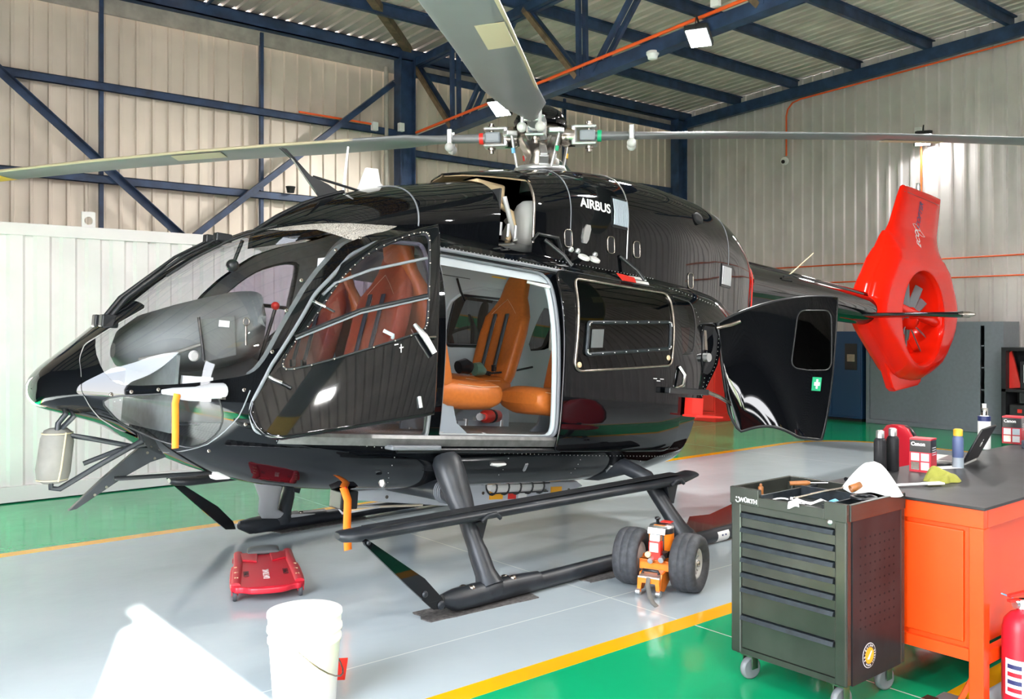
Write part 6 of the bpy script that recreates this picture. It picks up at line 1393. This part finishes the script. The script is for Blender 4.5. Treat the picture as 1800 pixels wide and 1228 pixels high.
# ================================================================== WORKBENCH
wb_ = thing('workbench', 'orange steel workbench with a black top', 'workbench', (3.87, 2.015, 0))
BW, BL, BH = .375, 2.9, .85
obj('bench_top', MB().bb((-.01, -BW - .01, BH - .012), (BL, BW + .01, BH)), 'bench_top', wb_, bevel=.002)
obj('apron', MB().bb((0, -BW, BH - .09), (.04, BW, BH - .012)).bb((.04, -BW, BH - .09), (BL, -BW + .04, BH - .012)).bb((.04, BW - .04, BH - .09), (BL, BW, BH - .012)), 'orange_paint', wb_, bevel=.003)
for x in (0, BL - .06):
    for y in (-BW, BW - .06): obj('leg', MB().bb((x, y, 0), (x + .06, y + .06, BH - .09)), 'orange_paint', wb_, bevel=.004)
cbn = obj('cupboard', MB().bb((.02, -BW + .062, .24), (.60, BW - .062, BH - .09)), 'orange_paint', wb_); obj('end_panel', MB().bb((.008, -BW + .085, .27), (.02, BW - .09, BH - .11)), 'orange_paint', cbn, bevel=.012); obj('end_rail', MB().bb((0, -BW + .06, .20), (.03, BW - .06, .25)), 'orange_paint', wb_)
obj('shelf', MB().bb((.60, -BW + .02, .235), (BL, BW - .02, .25)), 'mat_rubber', wb_); obj('shelf_rail', MB().bb((.05, -BW, .19), (BL, -BW + .04, .245)), 'orange_paint', wb_, bevel=.003)
obj('back_board', MB().bb((.6, BW - .05, .25), (BL, BW - .04, BH - .1)), 'black_matte', wb_)
crumple('plastic_bag', (4.76, 1.84, .25), .18, .14, .16, 'paper', 'pile of clear plastic bags on the bench shelf', 'bag', 11); crumple('plastic_bag', (5.2, 1.86, .25), .17, .15, .24, 'sock_grey', 'grey plastic sheeting further along the bench shelf', 'bag', 12)
kc = thing('equipment_case', 'black case with a red latch on the bench shelf', 'case', (5.78, 2.02, .25)); obj('box', MB().bb((-.25, -.20, 0), (.35, .2, .34)), 'black_matte', kc, bevel=.02); obj('latch', MB().bb((-.16, -.206, .23), (-.06, -.2, .28)), 'red_bright', kc)
E0 = BH
def bt(px, py, z=.85):
    Z = 1590 * (1.6 - z) / (py - 572); X = (px - 900) / 1590 * Z; return (X * .772 + Z * .636, -X * .636 + Z * .772, z)
bottle('spray_bottle', (4.40, 2.375, E0), .031, .215, 'tool_dark', 'alu', 'left of two black aluminium bottles on the bench', .6, group='black bottles on the bench')
bottle('spray_bottle', (4.50, 2.36, E0), .031, .220, 'tool_dark', 'alu', 'right of two black aluminium bottles on the bench', .6, group='black bottles on the bench')
def carton(name, p, w, d, h, rz, label):
    t = thing(name, label, 'box', p, rz); obj('carton', MB().bb((-d / 2, -w / 2, 0), (d / 2, w / 2, h)), 'black_satin', t, bevel=.002)
    obj('red_band', MB().bb((-d / 2 - .001, -w / 2 - .001, 0), (d / 2 + .001, w / 2 + .001, h * .60)), 'red_plastic', t); obj('red_lid', MB().bb((-d / 2 - .001, -w / 2 - .001, h - .006), (d / 2 + .001, w / 2 + .001, h + .002)), 'red_plastic', t)
    for i in range(2):
        for j in range(2): obj('picture', MB().bb((-d / 2 - .003, -w / 2 + w * (.08 + .46 * i), h * (.07 + .27 * j)), (-d / 2 - .0012, -w / 2 + w * (.46 + .46 * i), h * (.30 + .27 * j))), ('paper', 'steel', 'seat_metal', 'paper')[i + 2 * j], t)
    text('Canon', .026, 'white', t, (-d / 2 - .002, .01, h * .84), (0, -1, 0), (0, 0, 1), bold=.001)
    for k in range(4): obj('side_print', MB().bb((-d * .3, -w / 2 - .003, h * (.52 + .07 * k)), (d * .3, -w / 2 - .0012, h * (.54 + .07 * k))), 'paper', t)
    return t
carton('printer_carton', (4.60, 2.25, E0), .105, .085, .17, R(8), 'red and black printed carton on the bench beside the black bottles')
carton('printer_carton', (6.15, 2.42, E0), .11, .10, .17, R(8), 'red and black printed carton behind the laptop')
crumple('green_cloth', (4.36, 2.045, E0), .085, .06, .075, 'olive', 'crumpled olive green cloth on the bench top', 'cloth', 8, R(-40), pk=1.0)
gl_ = bottle('glue_bottle', (4.86, 2.19, E0), .028, .205, 'blue_plastic', 'blade_yellow', 'blue bottle with an orange nozzle in front of the laptop', .75)
obj('label', MB().lathe([(.0285, 0), (.0285, .055)], (0, 0, 0), n=20), 'seat_metal', gl_)
sc_ = bottle('spray_can', (5.72, 2.42, E0), .036, .25, 'white', 'chrome', 'white aerosol can with a silver top behind the laptop', .5, cat='can'); obj('blue_band', MB().lathe([(.0365, .17), (.0365, .20)], n=20), 'navy', sc_); obj('nozzle', MB().lathe([(.012, .25), (.012, .275)], n=10), 'white', sc_)
lp = thing('laptop', 'open dark laptop seen from behind on the bench', 'laptop', (5.08, 2.24, E0), R(10))
obj('base', MB().bb((-.12, -.02, 0), (.12, .23, .016)), 'weight_grey', lp, bevel=.003); obj('keyboard', MB().bb((-.105, .02, .016), (.105, .12, .018)), 'black_satin', lp)
ld = obj('screen_lid', MB().prism([(-.02, .012), (-.115, .20), (-.107, .205), (-.012, .014)], lambda y, z: (-.15, y, z), lambda y, z: (.15, y, z)), 'black_satin', lp, bevel=.002); obj('emblem', MB().ball((0, 0, 0), .013, 12, (1, .25, 1.15)), 'white', ld, fn=lambda x, y, z: (x, y - .071 + (z) * -.45, z + .106)); obj('emblem_leaf', MB().ball((0, 0, 0), .005, 8, (.7, .3, 1.3)), 'white', ld, fn=lambda x, y, z: (x + .004, y - .080 + z * -.45, z + .128)); obj('display', MB().prism([(-.022, .03), (-.105, .195), (-.104, .1955), (-.021, .0305)], lambda y, z: (-.14, y + .005, z), lambda y, z: (.14, y + .005, z)), 'screen', ld)
fb = thing('foam_case', 'dark speckled foam block at the far end of the bench', 'foam', (6.1, 2.02, E0), R(4)); obj('lower_block', MB().bb((-.16, -.30, 0), (.16, .28, .05)), 'foam', fb, bevel=.006); obj('upper_block', MB().bb((-.15, -.30, .052), (.16, .26, .10)), 'foam', fb, bevel=.006)
bs = thing('brush', 'black handled brush lying on the bench edge', 'brush', (4.05, 2.30, E0 + .012)); obj('head', MB().tube([(-.05, .03, 0), (.0, .01, .0)], [.018, .022], 10, flat=.6), 'black_satin', bs); obj('handle', MB().tube([(0, .01, 0), (.05, -.04, 0), (.10, -.10, 0)], .006, 8), 'steel', bs)
sp_ = thing('plastic_scoop', 'white plastic scraper lying behind the paper towel', 'scraper', (4.13, 2.06, E0 + .008)); obj('handle', MB().tube([(-.08, .05, 0), (0, 0, .002), (.05, -.03, .004)], .007, 8), 'white', sp_); obj('blade', MB().prism([(.04, -.045), (.12, -.085), (.14, -.05), (.055, -.01)], lambda x, y: (x, y, .0), lambda x, y: (x, y, .008)), 'white', sp_)
tag(obj('black_pouch', MB().tube([(4.20, 2.36, E0 + .012), (4.27, 2.33, E0 + .014), (4.33, 2.30, E0 + .012)], [.02, .035, .02], 12, flat=.35), 'black_matte'), 'small black pouch on the bench behind the paper towel', 'pouch')
tag(obj('marker_pen', MB().tube([(4.74, 2.30, E0 + .009), (4.88, 2.24, E0 + .009)], .008, 10), 'black_satin'), 'black marker pen lying beside the printed carton', 'pen')
tag(obj('note_sheet', MB().box((4.80, 2.24, E0 + .002), (.15, .10, .002), R(-25)), 'paper'), 'white sheet of paper on the bench under the marker pen', 'paper')
# red chair behind the bench
cx = thing('red_chair', 'red padded swivel chair pushed in behind the bench', 'chair', (5.74, 3.19, 0), R(150))
rows = []
for z, w in ((.50, .12), (.54, .19), (.65, .215), (.78, .21), (.86, .18), (.91, .12), (.925, .05)): rows.append([(-.20 - .06 * (z - .5) + .035 * math.sin(t), w * math.cos(t), z) for t in np.linspace(0, 2 * math.pi, 20, endpoint=False)])
obj('backrest', MB().loft(rows), 'red_plastic', cx); obj('back_shell', MB().loft([[(p[0] - .028, p[1] * 1.05, p[2] - .002) for p in r_] for r_ in rows]), 'black_satin', cx)
obj('seat', MB().loft([[(.05 + .23 * k * math.cos(t), .23 * k * math.sin(t), z) for t in np.linspace(0, 2 * math.pi, 24, endpoint=False)] for z, k in ((.40, .85), (.42, 1), (.46, 1), (.48, .85))]), 'red_plastic', cx)
obj('stem', MB().cyl((.05, 0, .08), (.05, 0, .40), .03), 'black_satin', cx); obj('back_bar', MB().bar((-.05, 0, .40), (-.24, 0, .60), .05, .012), 'black_satin', cx)
for k in range(5):
    t = 2 * math.pi * k / 5; b_l = obj('foot', MB().tube([(.05, 0, .09), (.05 + .26 * math.cos(t), .26 * math.sin(t), .065)], [.025, .018], 8), 'black_satin', cx); obj('castor', MB().lathe([(.025, -.02), (.025, .02)], (.05 + .26 * math.cos(t), .26 * math.sin(t), .026), (math.sin(t), -math.cos(t), 0), 12), 'rubber', b_l)
# fire extinguisher
ex = thing('fire_extinguisher', 'red fire extinguisher at the bench leg', 'extinguisher', (4.05, 1.56, 0))
obj('cylinder', MB().lathe([(.06, .0), (.075, .012), (.078, .05), (.078, .33), (.07, .37), (.045, .40), (.022, .41), (.022, .425)], n=28), 'red_plastic', ex)
obj('valve', MB().lathe([(.024, .42), (.024, .455), (.014, .46)], n=14), 'alu', ex); obj('lever', MB().bar((-.06, .03, .475), (.06, -.03, .495), .02, .01).bar((-.06, .03, .455), (.03, -.015, .455), .02, .01), 'red_bright', ex)
obj('gauge', MB().lathe([(.018, 0), (.018, .012)], (-.024, .012, .44), (-1, .5, 0), 14), 'alu', ex); obj('hose', MB().tube([(.02, -.02, .44), (.07, -.06, .42), (.09, -.07, .30), (.085, -.06, .12)], .011, 8), 'black_matte', ex)
obj('label', MB().grid([[(.0787 * math.cos(t), .0787 * math.sin(t), z_) for t in np.linspace(R(150), R(218), 8)] for z_ in (.07, .22)]), 'paper', ex); obj('label_print', MB().grid([[(.0791 * math.cos(t), .0791 * math.sin(t), z_) for t in np.linspace(R(226), R(262), 6)] for z_ in (.10, .24)]), 'panel_grey', ex); obj('seal_tag', MB().tube([(-.02, .03, .46), (-.08, .05, .485)], .003, 5), 'cyan', ex)
for k in range(4): obj('label_mark', MB().grid([[(.0793 * math.cos(t), .0793 * math.sin(t), z_) for t in np.linspace(R(158), R(200), 5)] for z_ in (.085 + .032 * k, .103 + .032 * k)]), ('red_plastic', 'navy')[k % 2], ex)
pv = thing('jack_pedal', 'small steel foot pedal on the floor at the bench leg', 'pedal', (3.88, 1.74, 0)); obj('plate', MB().bb((-.10, -.01, .01), (.05, .09, .02)), 'alu', pv, bevel=.004); obj('arm', MB().bar((0, 0, .02), (.02, -.05, .14), .03, .02), 'orange_paint', pv); obj('pad', MB().bb((-.12, .06, .0), (-.06, .11, .03)), 'steel', pv, bevel=.004)

# keep the tree at thing > part > sub-part
def depth(o):
    k = 1
    while o.parent: o = o.parent; k += 1
    return k
for o in list(SC.objects):
    while depth(o) > 3: o.parent = o.parent.parent
